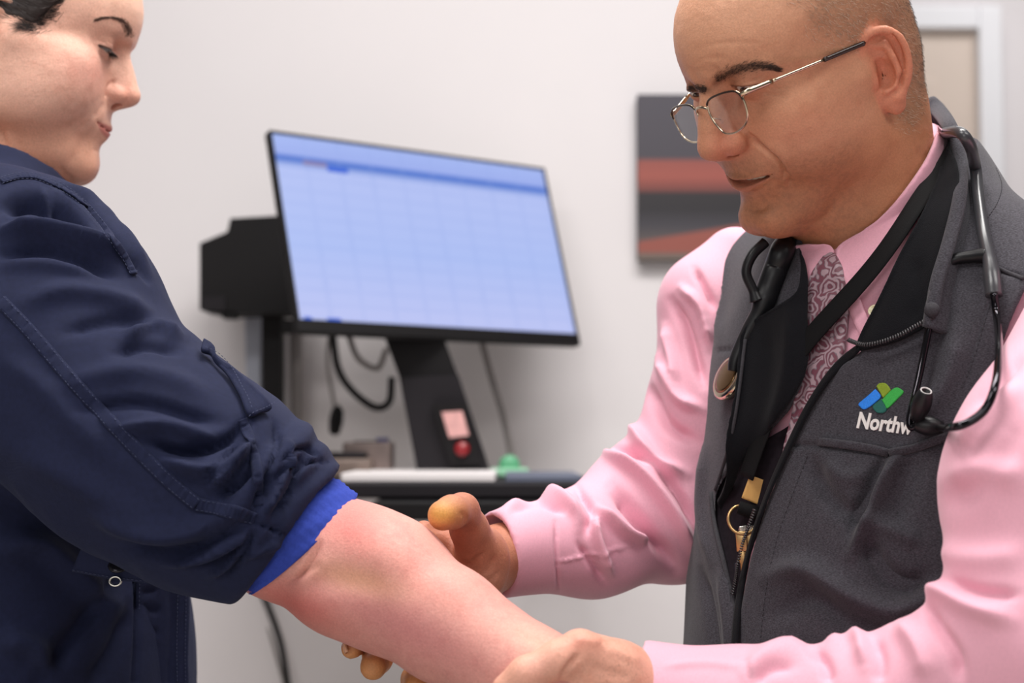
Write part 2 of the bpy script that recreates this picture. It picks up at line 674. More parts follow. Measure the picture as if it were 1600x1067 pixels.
def face_sdf(P, A, d, g):
    bz = g('brow_z', 40)
    # muzzle
    d = smin(d, ell(P, (0, g('muz_y', 79), -46), (33, 20, 27)), 12)
    E = A.copy()
    E[:, 2] += g('far_drop', 0.0) * ss(4, 24, P[:, 0])
    # eye socket
    ex, ey, ez = g('eye', (32, 74, 24))
    d = smax(d, -ell(E, (ex - 1, ey + 21, ez - 1), (19, 13, 12.5)), 9)
    d = smax(d, -ell(E, (16, 98, 20), (7, 12, 10)), 8)
    # lids over the eyeball
    er = g('eye_r', 12.3)
    lid = ball(E, (ex, ey, ez), er + 1.7)
    # opening: between an upper and a lower margin
    up, lowm, hw = g('lid_up', -1.0), g('lid_low', -5.0), 14.5
    xr = (E[:, 0] - ex) / hw
    arch = np.clip(1 - xr * xr, 0, 1)
    mid = g('eye_tilt', 0.0) * (E[:, 0] - ex) + (up + lowm) / 2 * 0.75
    topz = ez + mid + (up - lowm) * 0.5 * arch
    botz = ez + mid - (up - lowm) * 0.5 * arch
    opening = np.maximum(np.maximum(E[:, 2] - topz, botz - E[:, 2]), np.maximum(np.abs(E[:, 0] - ex) - hw + 1, ey - E[:, 1] + 2))
    lid = smax(lid, -(opening + 0.2), 1.0)
    d = smin(d, lid, 4.0)
    d = smax(d, -smax(opening + 0.2, ball(E, (ex, ey, ez), er + 7), 1), 1.0)
    # upper lid fold
    d = d + 1.1 * np.exp(-((E[:, 2] - (topz + g('foldz', 5.5))) / 1.1) ** 2 - ((E[:, 0] - ex) / 13) ** 4) * (E[:, 1] > ey - 4)
    # lower bag
    d = smin(d, cap(E, (ex - 11, ey + 9, ez - 11), (ex + 12, ey + 6, ez - 11), 3.0, 3.0), 7) if g('bags', 1) else d
    # nose
    nt = np.array(g('tip', (0, 117, -13)))
    nr = g('tip_r', 10.5)
    root = np.array(g('root', (0, 90, 28)))
    br = g('bridge', (0, (root[1] + nt[1]) / 2 + 1, (root[2] + nt[2]) / 2))
    sp = spline([root, br, nt - np.array([0, 1, 0])], 4)
    nose = chain(P, sp, np.interp(np.arange(9), [0, 4, 8], [g('root_r', 7), g('bridge_r', 8), nr - 1]), 3)
    nose = smin(nose, ball(P, nt, nr), 4)
    nose = smin(nose, cap(P, (0, root[1] - 8, root[2] - 10), (0, nt[1] - 16, nt[2] - 4), 12, 15), 10)
    ax, ay, az = g('alar', (13, 102, -16))
    nose = smin(nose, ell(A, (ax, ay, az), g('alar_r', (7.5, 11.5, 8.5))), 3.5)
    nose = smin(nose, cap(P, (0, nt[1] - 2, nt[2] - nr * 0.45), (0, ay - 1, az - 10), 4.2, 4.6), 4)
    d = smin(d, nose, 6)
    # groove round the wing
    gr = chain(A, [(ax + 2, ay - 4, az + 10), (ax + 8.5, ay - 7, az + 3), (ax + 8.5, ay - 7, az - 6)], [1.2, 1.6, 1.2])
    d = smax(d, -gr - (1 - g('groove', 1.0)) * 1.5, 3.0)
    no = ell(A, (ax - 5.5, ay + 2, az - 9.5), g('nostril', (3.4, 7.0, 4.4)), axes_from(x=(1, -0.25, 0), y=(0.25, 1, 0.1)))
    d = smax(d, -no, 2.0)
    # lips
    mw, my, mz = g('mouth', (27, 90, -51))
    ly = g('lip_y', 103)
    par = lambda x: 1 - (np.abs(x) / mw) ** 2
    X = A[:, 0]
    yc = my + (ly - my) * np.clip(par(X), -1, 1)            # arc of the mouth line in plan
    smile = g('smile', 1.5) * np.clip(X / mw, 0, 1.4) ** 2
    zc = mz + smile
    t = np.clip(X / mw, 0, 1.2)
    uh = g('ulip_h', 4.5) * (1 - t ** 2) + 0.4
    lh = g('llip_h', 6.0) * (1 - t ** 2) + 0.4
    ins = np.maximum(X - mw, 0)
    dz = P[:, 2] - zc
    dy = P[:, 1] - (yc - 3.5)
    ul = np.sqrt((np.maximum(dz - uh * 0.55, 0) + np.minimum(dz - uh * 0.55, 0)) ** 2 * (4.6 / (uh + 0.8)) ** 2 + dy ** 2 + ins ** 2) - g('ulip_p', 4.6)
    ll = np.sqrt((dz + lh * 0.60) ** 2 * (5.0 / (lh + 0.8)) ** 2 + (dy + g('llip_back', 1.0)) ** 2 + ins ** 2) - g('llip_p', 5.2)
    d = smin(d, ul * 0.7, 3.2)
    d = smin(d, ll * 0.7, 3.2)
    gap = g('gap', 0.5)
    slit = np.maximum(np.abs(dz) - gap * (1.05 - np.clip(t, 0, 1) ** 2) - 0.25, np.maximum(X - mw - 1.5, (yc - 9) - P[:, 1]))
    d = smax(d, -slit, 1.6)
    # philtrum, fold under the lip
    d = d + 0.9 * np.exp(-(P[:, 0] / 3.2) ** 2 - ((P[:, 2] - (mz + 14)) / 6) ** 2) * (P[:, 1] > 85)
    d = smax(d, -cap(A, (0, ly + g('ml_y', 4.0), mz - g('ml_z', 19)), (14, ly + g('ml_y', 4.0) - 6, mz - g('ml_z', 19)), 5.0, 4.0), 5)
    return d


def head_sdf(P, h):
    A = P.copy()
    A[:, 0] = np.abs(A[:, 0])
    B = P * np.array([1, 1, 1], P.dtype)
    g = h.get
    d = ell(P, (0, -4, 45), (g('cw', 76), 96, 86))
    d = smin(d, ell(P, (0, g('fore_y', 33), 52), (62, 70, 64)), 14)
    d = smin(d, ell(P, (0, 34, -22), (g('face_w', 58), g('face_d', 60), 66)), 20)
    # jaw
    gx, gy, gz = g('gonion', (50, 10, -62))
    cx, cy, cz = g('chin', (13, 86, -92))
    d = smin(d, cap(A, (gx, gy, gz), (cx, cy, cz), g('jaw_r', 15), g('chin_r', 13)), 20)
    d = smin(d, cap(A, (58, 4, -8), (gx, gy, gz), 16, g('jaw_r', 15)), 18)
    d = smin(d, ell(P, (0, cy + g('chin_f', 1), cz + 5), (g('chin_w', 19), 14, 14)), 9)
    # floor of the mouth / under the chin
    d = smin(d, ell(P, (0, 36, -70), (40, 48, g('under', 26))), 18)
    # cheek bones and cheeks
    d = smin(d, ell(A, g('zyg_c', (43, 60, -3)), g('zyg', (20, 20, 18))), 18)
    d = smin(d, cap(A, (50, 52, 0), (64, 8, 2), 8, 8), 20)
    d = smin(d, ell(A, g('cheek_c', (38, 58, -28)), g('cheek_r', (24, 28, 29))), 18)
    d = smin(d, ell(A, g('mass_c', (47, 30, -34)), g('mass_r', (24, 40, 40))), 20)
    d = smin(d, ell(P, (0, g('occ_y', -58), 22), (58, 50, 56)), 20)
    # brow
    bz = g('brow_z', 40)
    E = A.copy()
    E[:, 2] += g('far_drop', 0.0) * ss(4, 24, P[:, 0])
    d = smin(d, cap(E, (9, g('brow_y', 90), bz - 2), (42, g('brow_y', 90) - 20, bz + 1), g('brow_r', 9), 8), 9)
    # temples slightly hollow
    d = smax(d, -ell(A, (84, 52, 42), (14, 26, 26)), 14)
    m = (P[:, 1] > 48) & (P[:, 2] > -125) & (P[:, 2] < 75)
    if m.any():
        d[m] = face_sdf(P[m], A[m], d[m], g)
    # neck in head coordinates
    for a, b, ra, rb in g('neck'):
        d = smin(d, cap(P, a, b, ra, rb), g('neck_k', 14))
    for e in g('extra', []):
        d = smin(d, ell(P, *e[:2]), e[2]) if e[3] else smax(d, -ell(P, *e[:2]), e[2])
    for s in (1, -1):
        c = np.array([s * h['ear_x'], h['ear_y'], h['ear_z']])
        m = np.abs(P - c).max(1) < 62 * h['ear_k']
        if m.any():
            e = ear_sdf(P[m], s, h)
            d[m] = smin(d[m], e, 3.5)
    return d


def build_head(h, pose, vox=1.35):
    lo, hi = np.array(h['lo'], float), np.array(h['hi'], float)
    V, Q = mesh_sdf(lambda P: head_sdf(P, h), lo, hi, vox, slack=2.0)
    return V, Q


def neck_chain(pose, pts):
    """neck capsules given by world points -> head coordinates"""
    out = []
    for (a, ra), (b, rb) in zip(pts[:-1], pts[1:]):
        out.append((pose.l(a), pose.l(b), ra, rb))
    return out


MAN_H = dict(
    lo=(-112, -130, -215), hi=(112, 145, 140),
    cw=77, occ_y=-50, far_drop=7.0, ear_x=70, ear_y=-3, ear_z=-7, ear_k=1.07, ear_flare=0.55,
    tip=(0, 113, -13), tip_r=11.5, root=(0, 94, 30), root_r=8.5, bridge=(0, 106, 8), bridge_r=9.5, alar=(14, 100, -15), alar_r=(8.5, 12.5, 9.5),
    mouth=(28, 86, -53), lip_y=101.5, muz_y=76, ulip_h=3.2, llip_h=5.0, gap=2.6, smile=3.6, ulip_p=4.0, llip_p=4.8,
    chin=(12, 84, -95), chin_w=19, chin_f=3, chin_r=14, gonion=(49, 12, -60), jaw_r=16,
    eye=(30, 80, 30.5), lid_up=-0.5, lid_low=-5.0, brow_y=93, brow_r=10, fore_y=35, bags=0,
    extra=[(tuple(MAN.on(1250, 316, 0)), (36, 34, 24), 22, 1), (tuple(MAN.on(1300, 320, 0)), (44, 34, 34), 22, 1), ((-40, -2, -66), (30, 34, 40), 24, 1), ((40, -2, -66), (30, 34, 40), 24, 1)],
    neck=neck_chain(MAN, [(at(1340, 90, 1.30), 52), (at(1346, 200, 1.32), 54), (at(1356, 300, 1.33), 60), (at(1366, 460, 1.35), 68)]),
)
WOM_H = dict(
    lo=(-105, -115, -200), hi=(105, 135, 138),
    cw=72, ear_x=66, ear_y=-2, ear_z=-4, ear_k=0.95, ear_flare=0.35,
    face_w=55, zyg=(17, 18, 14), cheek_c=(36, 58, -26), cheek_r=(25, 28, 29),
    tip=(0, 110.5, -11), tip_r=8.8, root=(0, 88, 26), root_r=6.5, bridge=(0, 100, 8), bridge_r=7, alar=(11.5, 97, -15), alar_r=(6.5, 10.5, 8),
    mouth=(25, 82, -50), lip_y=101.5, ulip_h=4.4, llip_h=6.0, gap=0.25, smile=2.8, ulip_p=4.8, llip_p=5.0, groove=0.7,
    chin=(11, 85, -92), chin_w=17, chin_f=1, gonion=(46, 12, -60), jaw_r=16, chin_r=12,
    eye=(30, 73, 22), eye_r=11.8, lid_up=-3.5, lid_low=-7.0, brow_y=87, brow_r=8, brow_z=39, fore_y=30, bags=0, eye_tilt=0.05,
    extra=[(tuple(WOM.on(92, 240, 0)), (32, 30, 22), 20, 1), (tuple(WOM.on(50, 235, 0)), (44, 40, 34), 20, 1)],
    neck=neck_chain(WOM, [(at(5, 140, 1.47), 48), (at(-30, 330, 1.47), 54), (at(-45, 480, 1.46), 62)]),
)

# ----------------------------------------------------------------- skin, hair, eyes
SKIN_SSS = (0.06, (1.0, 0.35, 0.2), 0.006)
skin_mat = material('skin', (0.6, 0.35, 0.25), rough=0.50, spec=0.40, attr='tone', noise=(700, 0.09), bump=[(1600, 0.0003), (420, 0.00035)], sss=SKIN_SSS)
hair_grey_mat = material('cropped_hair', (0.1, 0.08, 0.06), rough=0.5, attr='tone')
hair_dark_mat = material('dark_hair', srgb(50, 41, 39), rough=0.42, spec=0.5)
eye_white_mat = material('eye_white', srgb(196, 180, 170), rough=0.12, coat=0.6)
iris_mat = material('iris', srgb(52, 36, 26), rough=0.15, coat=0.8)
teeth_mat = material('teeth', srgb(205, 198, 182), rough=0.25)


def mixc(c, tgt, w):
    return c + (np.asarray(tgt) - c) * np.clip(w, 0, 1)[:, None]


def blob(L, c, r):
    q = (L - np.asarray(c, float)) / np.asarray(r, float)
    return np.exp(-(q ** 2).sum(1))


def strands(P, N, D, length, width, lift=0.25, curl=0.0, seed=1, bend=None):
    """little tapering hairs: roots P, normals N, lay direction D"""
    rng = np.random.RandomState(seed)
    n = len(P)
    N = N / np.linalg.norm(N, axis=1)[:, None]
    D = D - N * (D * N).sum(1)[:, None]
    D /= np.maximum(np.linalg.norm(D, axis=1), 1e-9)[:, None]
    S = np.cross(N, D)
    ang = rng.normal(0, curl, n)
    D = D * np.cos(ang)[:, None] + S * np.sin(ang)[:, None]
    S = np.cross(N, D)
    l = length * rng.uniform(0.6, 1.25, n)
    w = width * rng.uniform(0.7, 1.2, n)
    li = lift * rng.uniform(0.5, 1.5, n)
    a = P - N * 0.0004
    b = P + D * (l * 0.55)[:, None] + N * (l * li * 0.8)[:, None]
    c = P + D * l[:, None] + N * (l * li * 0.9)[:, None]
    h = (S * (w / 2)[:, None])
    up = N * (w / 3)[:, None]
    V = np.stack([a - h, a + h, a + up, b - h * 0.8, b + h * 0.8, b + up, c], 1).reshape(-1, 3)
    base = np.arange(n)[:, None] * 7
    F = np.array([(0, 1, 4), (0, 4, 3), (1, 2, 5), (1, 5, 4), (2, 0, 3), (2, 3, 5), (3, 4, 6), (4, 5, 6), (5, 3, 6)])
    Q = (base[:, :, None] + F[None]).reshape(-1, 3)
    return V, Q


def eyeball(name, pose, c, r, look, parent):
    """eye with a raised iris disc, looking along the local direction"""
    bm = bmesh.new()
    bmesh.ops.create_uvsphere(bm, u_segments=28, v_segments=20, radius=r)
    V = np.array([v.co[:] for v in bm.verts])
    F = [tuple(v.index for v in f.verts) for f in bm.faces]
    bm.free()
    R = axes_from(z=look, x=(1, 0, 0))
    fi = [i for i, f in enumerate(F) if V[list(f)].mean(0)[2] > r * math.cos(math.radians(31))]
    W = pose.w(V @ R.T + np.asarray(c))
    o = new_mesh(name, W, F, eye_white_mat, parent)
    o.data.materials.append(iris_mat)
    for i in fi:
        o.data.polygons[i].material_index = 1
    return o

man = thing('person', 'man in pink shirt and grey vest with glasses, holding the outstretched arm', 'person', (0.34, 1.36, 0.0))
woman = thing('person', 'woman in navy jacket looking down with her right arm held out', 'person', (-0.47, 1.42, 0.0))

# ---- man: head skin colours
mV, mQ = build_head(MAN_H, MAN)
L = mV.copy()
mW = MAN.w(L)
mN = normals(mW, mQ)
# traced creases: nose-to-mouth fold, lines at the eye, forehead, under the lip, jaw
mW = fold(mW, mN, [
    ([(1170, 210), (1188, 228), (1210, 246), (1222, 262), (1225, 276)], 3.2, -0.0055),
    ([(1200, 226), (1220, 240), (1234, 258)], 10, 0.0014),
    ([(1196, 290), (1212, 285), (1222, 300)], 6, -0.0010),
    ([(1165, 326), (1185, 328), (1200, 322)], 5, -0.0018),
    ([(1196, 128), (1210, 126), (1226, 120)], 2, -0.0006), ([(1196, 136), (1212, 138), (1230, 136)], 2, -0.0006),
    ([(1085, 78), (1110, 70), (1150, 66), (1190, 68)], 4, -0.0005), ([(1085, 100), (1105, 92), (1135, 88)], 4, -0.0005),
    ([(1228, 282), (1240, 300), (1242, 324)], 9, -0.0014), ([(1224, 268), (1232, 276), (1236, 290)], 4, -0.0018),
    ([(1192, 118), (1172, 128), (1150, 132)], 2.5, -0.0008),
    ([(1186, 140), (1205, 148), (1226, 150)], 3, -0.0006),
    ([(1150, 150), (1172, 160), (1196, 162)], 4, -0.0008),
    ([(1118, 104), (1123, 118), (1120, 128)], 4, -0.0011),
    ([(1240, 352), (1262, 352), (1290, 340), (1310, 318)], 8, -0.0016),
    ([(1312, 392), (1350, 372), (1400, 318)], 6, -0.0012),
    ([(1330, 300), (1352, 250), (1362, 200)], 14, -0.0012),
    ([(1394, 200), (1412, 240), (1420, 290)], 12, 0.0010),
])
mW = mW + mN * (0.00030 * vnoise(L, 9, 12) + 0.00014 * vnoise(L, 3.2, 14))[:, None]
mN = normals(mW, mQ)
x, y, z = L[:, 0], L[:, 1], L[:, 2]
ax_ = np.abs(x)
tone = np.tile(np.array(srgb(206, 150, 119)), (len(L), 1))
n1 = vnoise(L, 16, 1) * 0.5 + vnoise(L, 6, 2) * 0.5
tone = mixc(tone, srgb(188, 122, 92), 0.35 * ss(0.0, 0.7, n1))
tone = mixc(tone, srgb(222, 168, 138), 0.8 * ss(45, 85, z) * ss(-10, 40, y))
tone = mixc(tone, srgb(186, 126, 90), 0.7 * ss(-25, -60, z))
A_ = np.abs(L * np.array([1, 0, 0])) + L * np.array([0, 1, 1])
tone = mixc(tone, srgb(205, 122, 98), 0.75 * blob(A_, (10, 108, -14), (16, 16, 14)))
tone = mixc(tone, srgb(212, 130, 108), 0.45 * blob(A_, (46, 62, -14), (22, 30, 16)))
tone = mixc(tone, srgb(176, 112, 84), 0.6 * blob(A_, (30, 86, 26), (20, 20, 12)))
ear_w = np.zeros(len(L))
for s_ in (1, -1):
    e_ = (np.abs(L - np.array([s_ * MAN_H['ear_x'], MAN_H['ear_y'], MAN_H['ear_z']])).max(1) < 62)
    ear_w[e_] = np.maximum(ear_w[e_], ss(5.0, 0.5, ear_sdf(L[e_].astype(np.float32), s_, MAN_H)))
tone = mixc(tone, srgb(218, 142, 114), 0.8 * ear_w)
xr_ = ax_ - MAN_H['eye'][0]
topz = MAN_H['eye'][2] - 7.0 * ss(4, 24, x) - 2.06 + 2.25 * np.clip(1 - (xr_ / 14.5) ** 2, 0, 1)
tone = mixc(tone, srgb(70, 44, 34), 0.85 * np.exp(-((z - topz - 0.4) / 1.2) ** 2) * (np.abs(xr_) < 14) * (y > MAN_H['eye'][1] + 1))
# shaved beard
beard = ss(-30, -46, z) * ss(15, 45, y) + 0.7 * blob(A_, (12, 100, -36), (18, 12, 7))
tone = mixc(tone, srgb(150, 108, 84), 0.32 * beard * ss(-0.3, 0.6, vnoise(L, 2.2, 4)) + 0.10 * beard)
# lips
mw, my, mz = MAN_H['mouth']
tt = np.clip(ax_ / mw, 0, 1)
zc = mz + 3.6 * tt ** 2
lipm = ss(4.2 * (1 - tt ** 2) + 1.4, 2.6 * (1 - tt ** 2) + 0.4, z - zc) * ss(-6.8 * (1 - tt ** 2) - 1.4, -4.8 * (1 - tt ** 2) - 0.2, z - zc) * (y > 80) * ss(mw + 1, mw - 2, ax_)
tone = mixc(tone, srgb(180, 106, 90), 0.5 * lipm)
brow = [(1118, 130), (1128, 121), (1142, 114), (1162, 108), (1184, 104), (1202, 105), (1216, 110)]
hp = proj(mW)
bd_, bt_ = poly_dist2(hp[0], hp[1], spline(brow, 6))
tone = mixc(tone, srgb(96, 66, 52), 0.62 * np.exp(-(bd_ / np.interp(bt_, [0, .2, .7, 1], [6, 8, 7, 3])) ** 2) * (y > 55) * (x < 0))
bd_, bt_ = poly_dist2(hp[0], hp[1], np.array([(1106, 141), (1092, 137), (1078, 137)]))
tone = mixc(tone, srgb(96, 66, 52), 0.62 * np.exp(-(bd_ / 6) ** 2) * (y > 70))
# scalp under the cropped hair
hp = proj(mW)
hairline = ss(-8, 26, -(y - 34 - 0.45 * (z - 40)) + 6 * vnoise(L, 18, 6)) * ss(-62, -40, z + 0.3 * (y + 70)) * ss(-2, 8, np.where(y > -6, z - 20, 20 - np.abs(ax_ - 45) * 0)) * (1 - ear_w)
crown = ss(120, 100, z) + ss(-20, -45, y)
e_c = L - np.array([-MAN_H['ear_x'] - 6, MAN_H['ear_y'] - 10, MAN_H['ear_z'] + 6])
hairline = hairline * np.clip(crown, 0, 1) * ss(1.0, 1.15, np.sqrt((e_c[:, 1] / 24) ** 2 + (e_c[:, 2] / 36) ** 2) + (ax_ < 60))
tone = mixc(tone, srgb(158, 120, 94), 0.5 * hairline)
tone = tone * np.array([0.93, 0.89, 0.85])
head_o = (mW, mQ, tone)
mbvh = bvh_of(mW, mQ)

# hair: cropped, grey and brown
rng = np.random.RandomState(3)
w = hairline * (1.0)
fi = rng.choice(len(L), 24000, p=w / w.sum())
D = np.stack([np.zeros(len(fi)), -0.6 - 0 * fi, -0.8 + 0 * fi], 1)
D = MAN.n(D)
cP = mW[fi] + rng.normal(0, 0.0006, (len(fi), 3))
hV, hQ = strands(cP, mN[fi], D, 0.0050, 0.00024, 0.12, 0.35, 5)
c3 = np.array([srgb(214, 190, 170), srgb(172, 142, 118), srgb(110, 86, 68), srgb(66, 54, 46)])
back = ss(-40, -85, L[fi, 1])
ci = np.clip((rng.rand(len(fi)) * 2.0 + 2.0 * back).astype(int), 0, 3)
hair_man = new_mesh('hair', hV, hQ, hair_grey_mat, man, attrs={'tone': np.repeat(c3[ci], 7, 0)})
hair_man['label'] = 'closely cropped greying hair'
hair_man['kind'] = 'stuff'


def brow_hairs(bvh, path, wid, n, length, width, seed, tilt=0.35):
    rng = np.random.RandomState(seed)
    p = spline(path, 8)
    L_ = len(p) - 1
    P, N, D = [], [], []
    for _ in range(n):
        u = rng.rand() * L_
        i = min(int(u), L_ - 1)
        c = p[i] + (p[i + 1] - p[i]) * (u - i)
        t = p[i + 1] - p[i]
        t /= np.linalg.norm(t)
        s = np.array([-t[1], t[0]])
        ww = np.interp(u / L_, *wid)
        c = c + s * rng.normal(0, 0.42) * ww
        a, nn = hit(bvh, c[0], c[1])
        b, _ = hit(bvh, *(c + t * 3 - s * tilt * 3))
        P.append(a); N.append(nn); D.append(b - a)
    return strands(np.array(P), np.array(N), np.array(D), length, width, 0.10, 0.18, seed)


def mirror_mesh(pose, V, Q, bvh):
    l = pose.l(V)
    l[:, 0] *= -1
    return pose.w(l), Q[:, ::-1]


brow_mat = material('brow_hair', srgb(66, 46, 36), rough=0.6)
bV, bQ = brow_hairs(mbvh, brow, ([0, .15, .6, 1], [8, 11, 9, 4]), 1000, 0.0052, 0.00020, 11)
new_mesh('eyebrow', bV, bQ, brow_mat, man)['label'] = 'dark bushy eyebrow nearest the camera'
cV, cQ = brow_hairs(mbvh, [(1106, 141), (1098, 138), (1088, 136), (1078, 137)], ([0, .3, 1], [6, 8, 7]), 420, 0.0045, 0.0002, 13)
new_mesh('eyebrow', cV, cQ, brow_mat, man)
for s in (-1, 1):
    e = MAN_H['eye']
    eyeball('eye', MAN, (s * e[0], e[1], e[2] - (7.0 if s > 0 else 0)), 12.3, (-0.25, 0.84, -0.48), man)
# teeth behind the parted lips
tp = [(xx, 91 - 0.012 * xx * xx, -51.2 + 0.0046 * xx * xx) for xx in np.linspace(-20, 20, 21)]
tV, tF = tube(np.array(tp), np.where(np.arange(21) % 3 == 0, 2.6, 3.2), 8)
new_mesh('teeth', MAN.w(tV), tF, teeth_mat, man)
stamp('man head')

# ---- woman: head
wV, wQ = build_head(WOM_H, WOM)
L = wV.copy()
wW = WOM.w(L)
wN = normals(wW, wQ)
wW = fold(wW, wN, [
    ([(162, 160), (156, 172), (146, 184)], 4, -0.0012),
    ([(139, 188), (134, 194), (133, 202)], 4, -0.0010),
    ([(140, 200), (128, 224), (118, 244), (110, 262)], 9, -0.0016),
    ([(146, 236), (152, 234)], 4, -0.0008),
    ([(146, 62), (160, 66), (176, 76), (182, 82)], 1.6, -0.0008),
    ([(131, 52), (146, 80), (162, 104)], 5, 0.0010),
    ([(2, 196), (10, 225), (18, 250)], 4, -0.0015),
    ([(12, 205), (22, 235), (28, 252)], 6, 0.0010),
    ([(90, 260), (104, 274), (116, 282)], 5, -0.0012),
])
wW = wW + wN * (0.00022 * vnoise(L, 10, 12) + 0.00008 * vnoise(L, 3.2, 14))[:, None]
wN = normals(wW, wQ)
x, y, z = L[:, 0], L[:, 1], L[:, 2]
ax_ = np.abs(x)
A_ = L.copy()
A_[:, 0] = ax_
tone = np.tile(np.array(srgb(234, 182, 160)), (len(L), 1))
n1 = vnoise(L, 14, 1) * 0.5 + vnoise(L, 5, 2) * 0.5
tone = mixc(tone, srgb(208, 146, 124), 0.40 * ss(0.0, 0.7, n1))
tone = mixc(tone, srgb(240, 196, 172), 0.7 * ss(40, 75, z))
tone = mixc(tone, srgb(222, 146, 136), 0.6 * blob(A_, (44, 66, -10), (26, 26, 20)))
tone = mixc(tone, srgb(216, 138, 116), 0.6 * blob(A_, (8, 106, -14), (14, 12, 12)))
tone = mixc(tone, srgb(200, 136, 112), 0.5 * blob(A_, (30, 84, 30), (20, 20, 10)))
tone = mixc(tone, srgb(214, 150, 118), 0.5 * ss(-40, -80, z))
mw, my, mz = WOM_H['mouth']
tt = np.clip(ax_ / mw, 0, 1)
zc = mz + 2.8 * tt ** 2
lipm = ss(5.0 * (1 - tt ** 2) + 1.2, 3.4 * (1 - tt ** 2) + 0.3, z - zc) * ss(-7.4 * (1 - tt ** 2) - 1.2, -5.4 * (1 - tt ** 2) - 0.2, z - zc) * (y > 78) * ss(mw + 1, mw - 2, ax_)
tone = mixc(tone, srgb(188, 104, 98), 0.8 * lipm)
# eye make-up on the lid
tone = mixc(tone, srgb(150, 100, 92), 0.4 * blob(A_, (30, 84, 20), (13, 10, 4)))
ex, ey, ez = WOM_H['eye']
xr_ = ax_ - ex
topz = ez + 0.05 * xr_ - 3.94 + 1.75 * np.clip(1 - (xr_ / 14.5) ** 2, 0, 1)
tone = mixc(tone, srgb(60, 40, 38), 0.9 * np.exp(-((z - topz - 0.3) / 1.1) ** 2) * (np.abs(xr_) < 14) * (y > ey + 2))
wtone = tone
wbvh = bvh_of(wW, wQ)
bV, bQ = brow_hairs(wbvh, [(200, 60), (202, 50), (199, 41), (192, 33), (180, 28), (166, 27), (152, 30)], ([0, .25, .45, .7, 1], [9.0, 8.0, 4.5, 1.5, 0.7]), 900, 0.0050, 0.00027, 12, 0.1)
wbrow_mat = material('brown_brow_hair', srgb(84, 58, 48), rough=0.6)
new_mesh('eyebrow', bV, bQ, wbrow_mat, woman)['label'] = 'thin dark arched eyebrow'
cV, cQ = mirror_mesh(WOM, bV, bQ, wbvh)
new_mesh('eyebrow', cV, cQ, wbrow_mat, woman)
for s in (-1, 1):
    e = WOM_H['eye']
    eyeball('eye', WOM, (s * e[0], e[1], e[2]), 11.8, (0.05, 0.75, -0.66), woman)
    # lashes along the upper lid margin
    xs = np.linspace(-12, 13, 190)
    ex, ey, ez = e
    zz = ez + 0.05 * xs - 3.9 + 1.6 * (1 - (xs / 14.5) ** 2)
    yy = ey + np.sqrt(np.maximum((11.8 + 1.7) ** 2 - xs ** 2 - (zz - ez) ** 2, 9))
    P = np.stack([s * (ex + xs), yy, zz], 1)
    D = np.stack([s * xs * 0.03, 0.9 + 0 * xs, -0.55 + 0 * xs], 1)
    lV, lQ = strands(WOM.w(P), WOM.n(np.stack([0 * xs, 0.5 + 0 * xs, 0.8 + 0 * xs], 1)), WOM.n(D), 0.0080, 0.0006, 0.05, 0.15, 21)
    new_mesh('eyelashes', lV, lQ, hair_dark_mat, woman)

# hair pulled back into a knot: a cap over the skull and loose strands over it
def whair_sdf(P):
    d = ell(P, (0, -4, 45), (75.5, 99.5, 90))
    d = smin(d, ell(P, (0, -58, 22), (61, 54, 59)), 20)
    front = P[:, 1] - (26 + 0.55 * (P[:, 2] - 26)) - 6 * np.exp(-((P[:, 2] - 10) / 9) ** 2)
    d = smax(d, front, 7)
    low = (-28 + 0.0 * P[:, 1]) - P[:, 2] + np.where(P[:, 1] > -20, 34, 0) * ss(-36, -8, P[:, 1])
    d = smax(d, low, 7)
    d = smin(d, ell(P, (0, -118, 40), (34, 28, 34)), 10)
    return d


hV, hQ = mesh_sdf(whair_sdf, (-90, -155, -60), (90, 110, 145), 2.5, slack=1.6)
strand_dir = np.array([0, -1.0, 0.12])
nn = normals(hV, hQ)
gro = np.sin(hV[:, 2] * 1.9 + 2.5 * vnoise(hV, 14, 3)) * 0.5 + np.sin(hV[:, 2] * 0.8 + hV[:, 0] * 0.25)
hV = hV + nn * (gro * 0.5)[:, None]
hair_w = new_mesh('hair', WOM.w(hV), hQ, hair_dark_mat, woman)
hair_w['label'] = 'dark brown hair pulled back from the temple'
rng = np.random.RandomState(9)
nw = nn
sel = rng.choice(np.nonzero((hV[:, 1] > -30) & (hV[:, 0] > 30))[0], 1600)
sV, sQ = strands(WOM.w(hV[sel]), WOM.n(nw[sel]), WOM.n(np.tile([0, -0.95, 0.25], (len(sel), 1))), 0.02, 0.0005, 0.03, 0.12, 4)
# fine short hairs at the hairline
m = (x > 40) & (y > 8) & (y < 42) & (z > 8) & (z < 70)
fr = y - (26 + 0.55 * (z - 26))
ww = np.where(m, np.exp(-((fr - 2) / 7.0) ** 2), 0)
sel = rng.choice(len(L), 800, p=ww / ww.sum())
s2V, s2Q = strands(wW[sel], wN[sel], WOM.n(np.tile([0, -0.8, -0.35], (len(sel), 1))), 0.014, 0.00028, 0.08, 0.35, 8)
hs = new_mesh('hair_strands', np.concatenate([sV, s2V]), np.concatenate([sQ, s2Q + len(sV)]), hair_dark_mat, hair_w)
hs['kind'] = 'stuff'
stamp('woman head')

# ================================================================= cloth helpers
from mathutils.geometry import delaunay_2d_cdt


def resample(poly, step, closed=True):
    p = np.asarray(poly, float)
    if closed:
        p = np.vstack([p, p[:1]])
    out = []
    for a, b in zip(p[:-1], p[1:]):
        n = max(1, int(np.linalg.norm(b - a) / step))
        for i in range(n):
            out.append(a + (b - a) * i / n)
    if not closed:
        out.append(p[-1])
    return np.array(out)


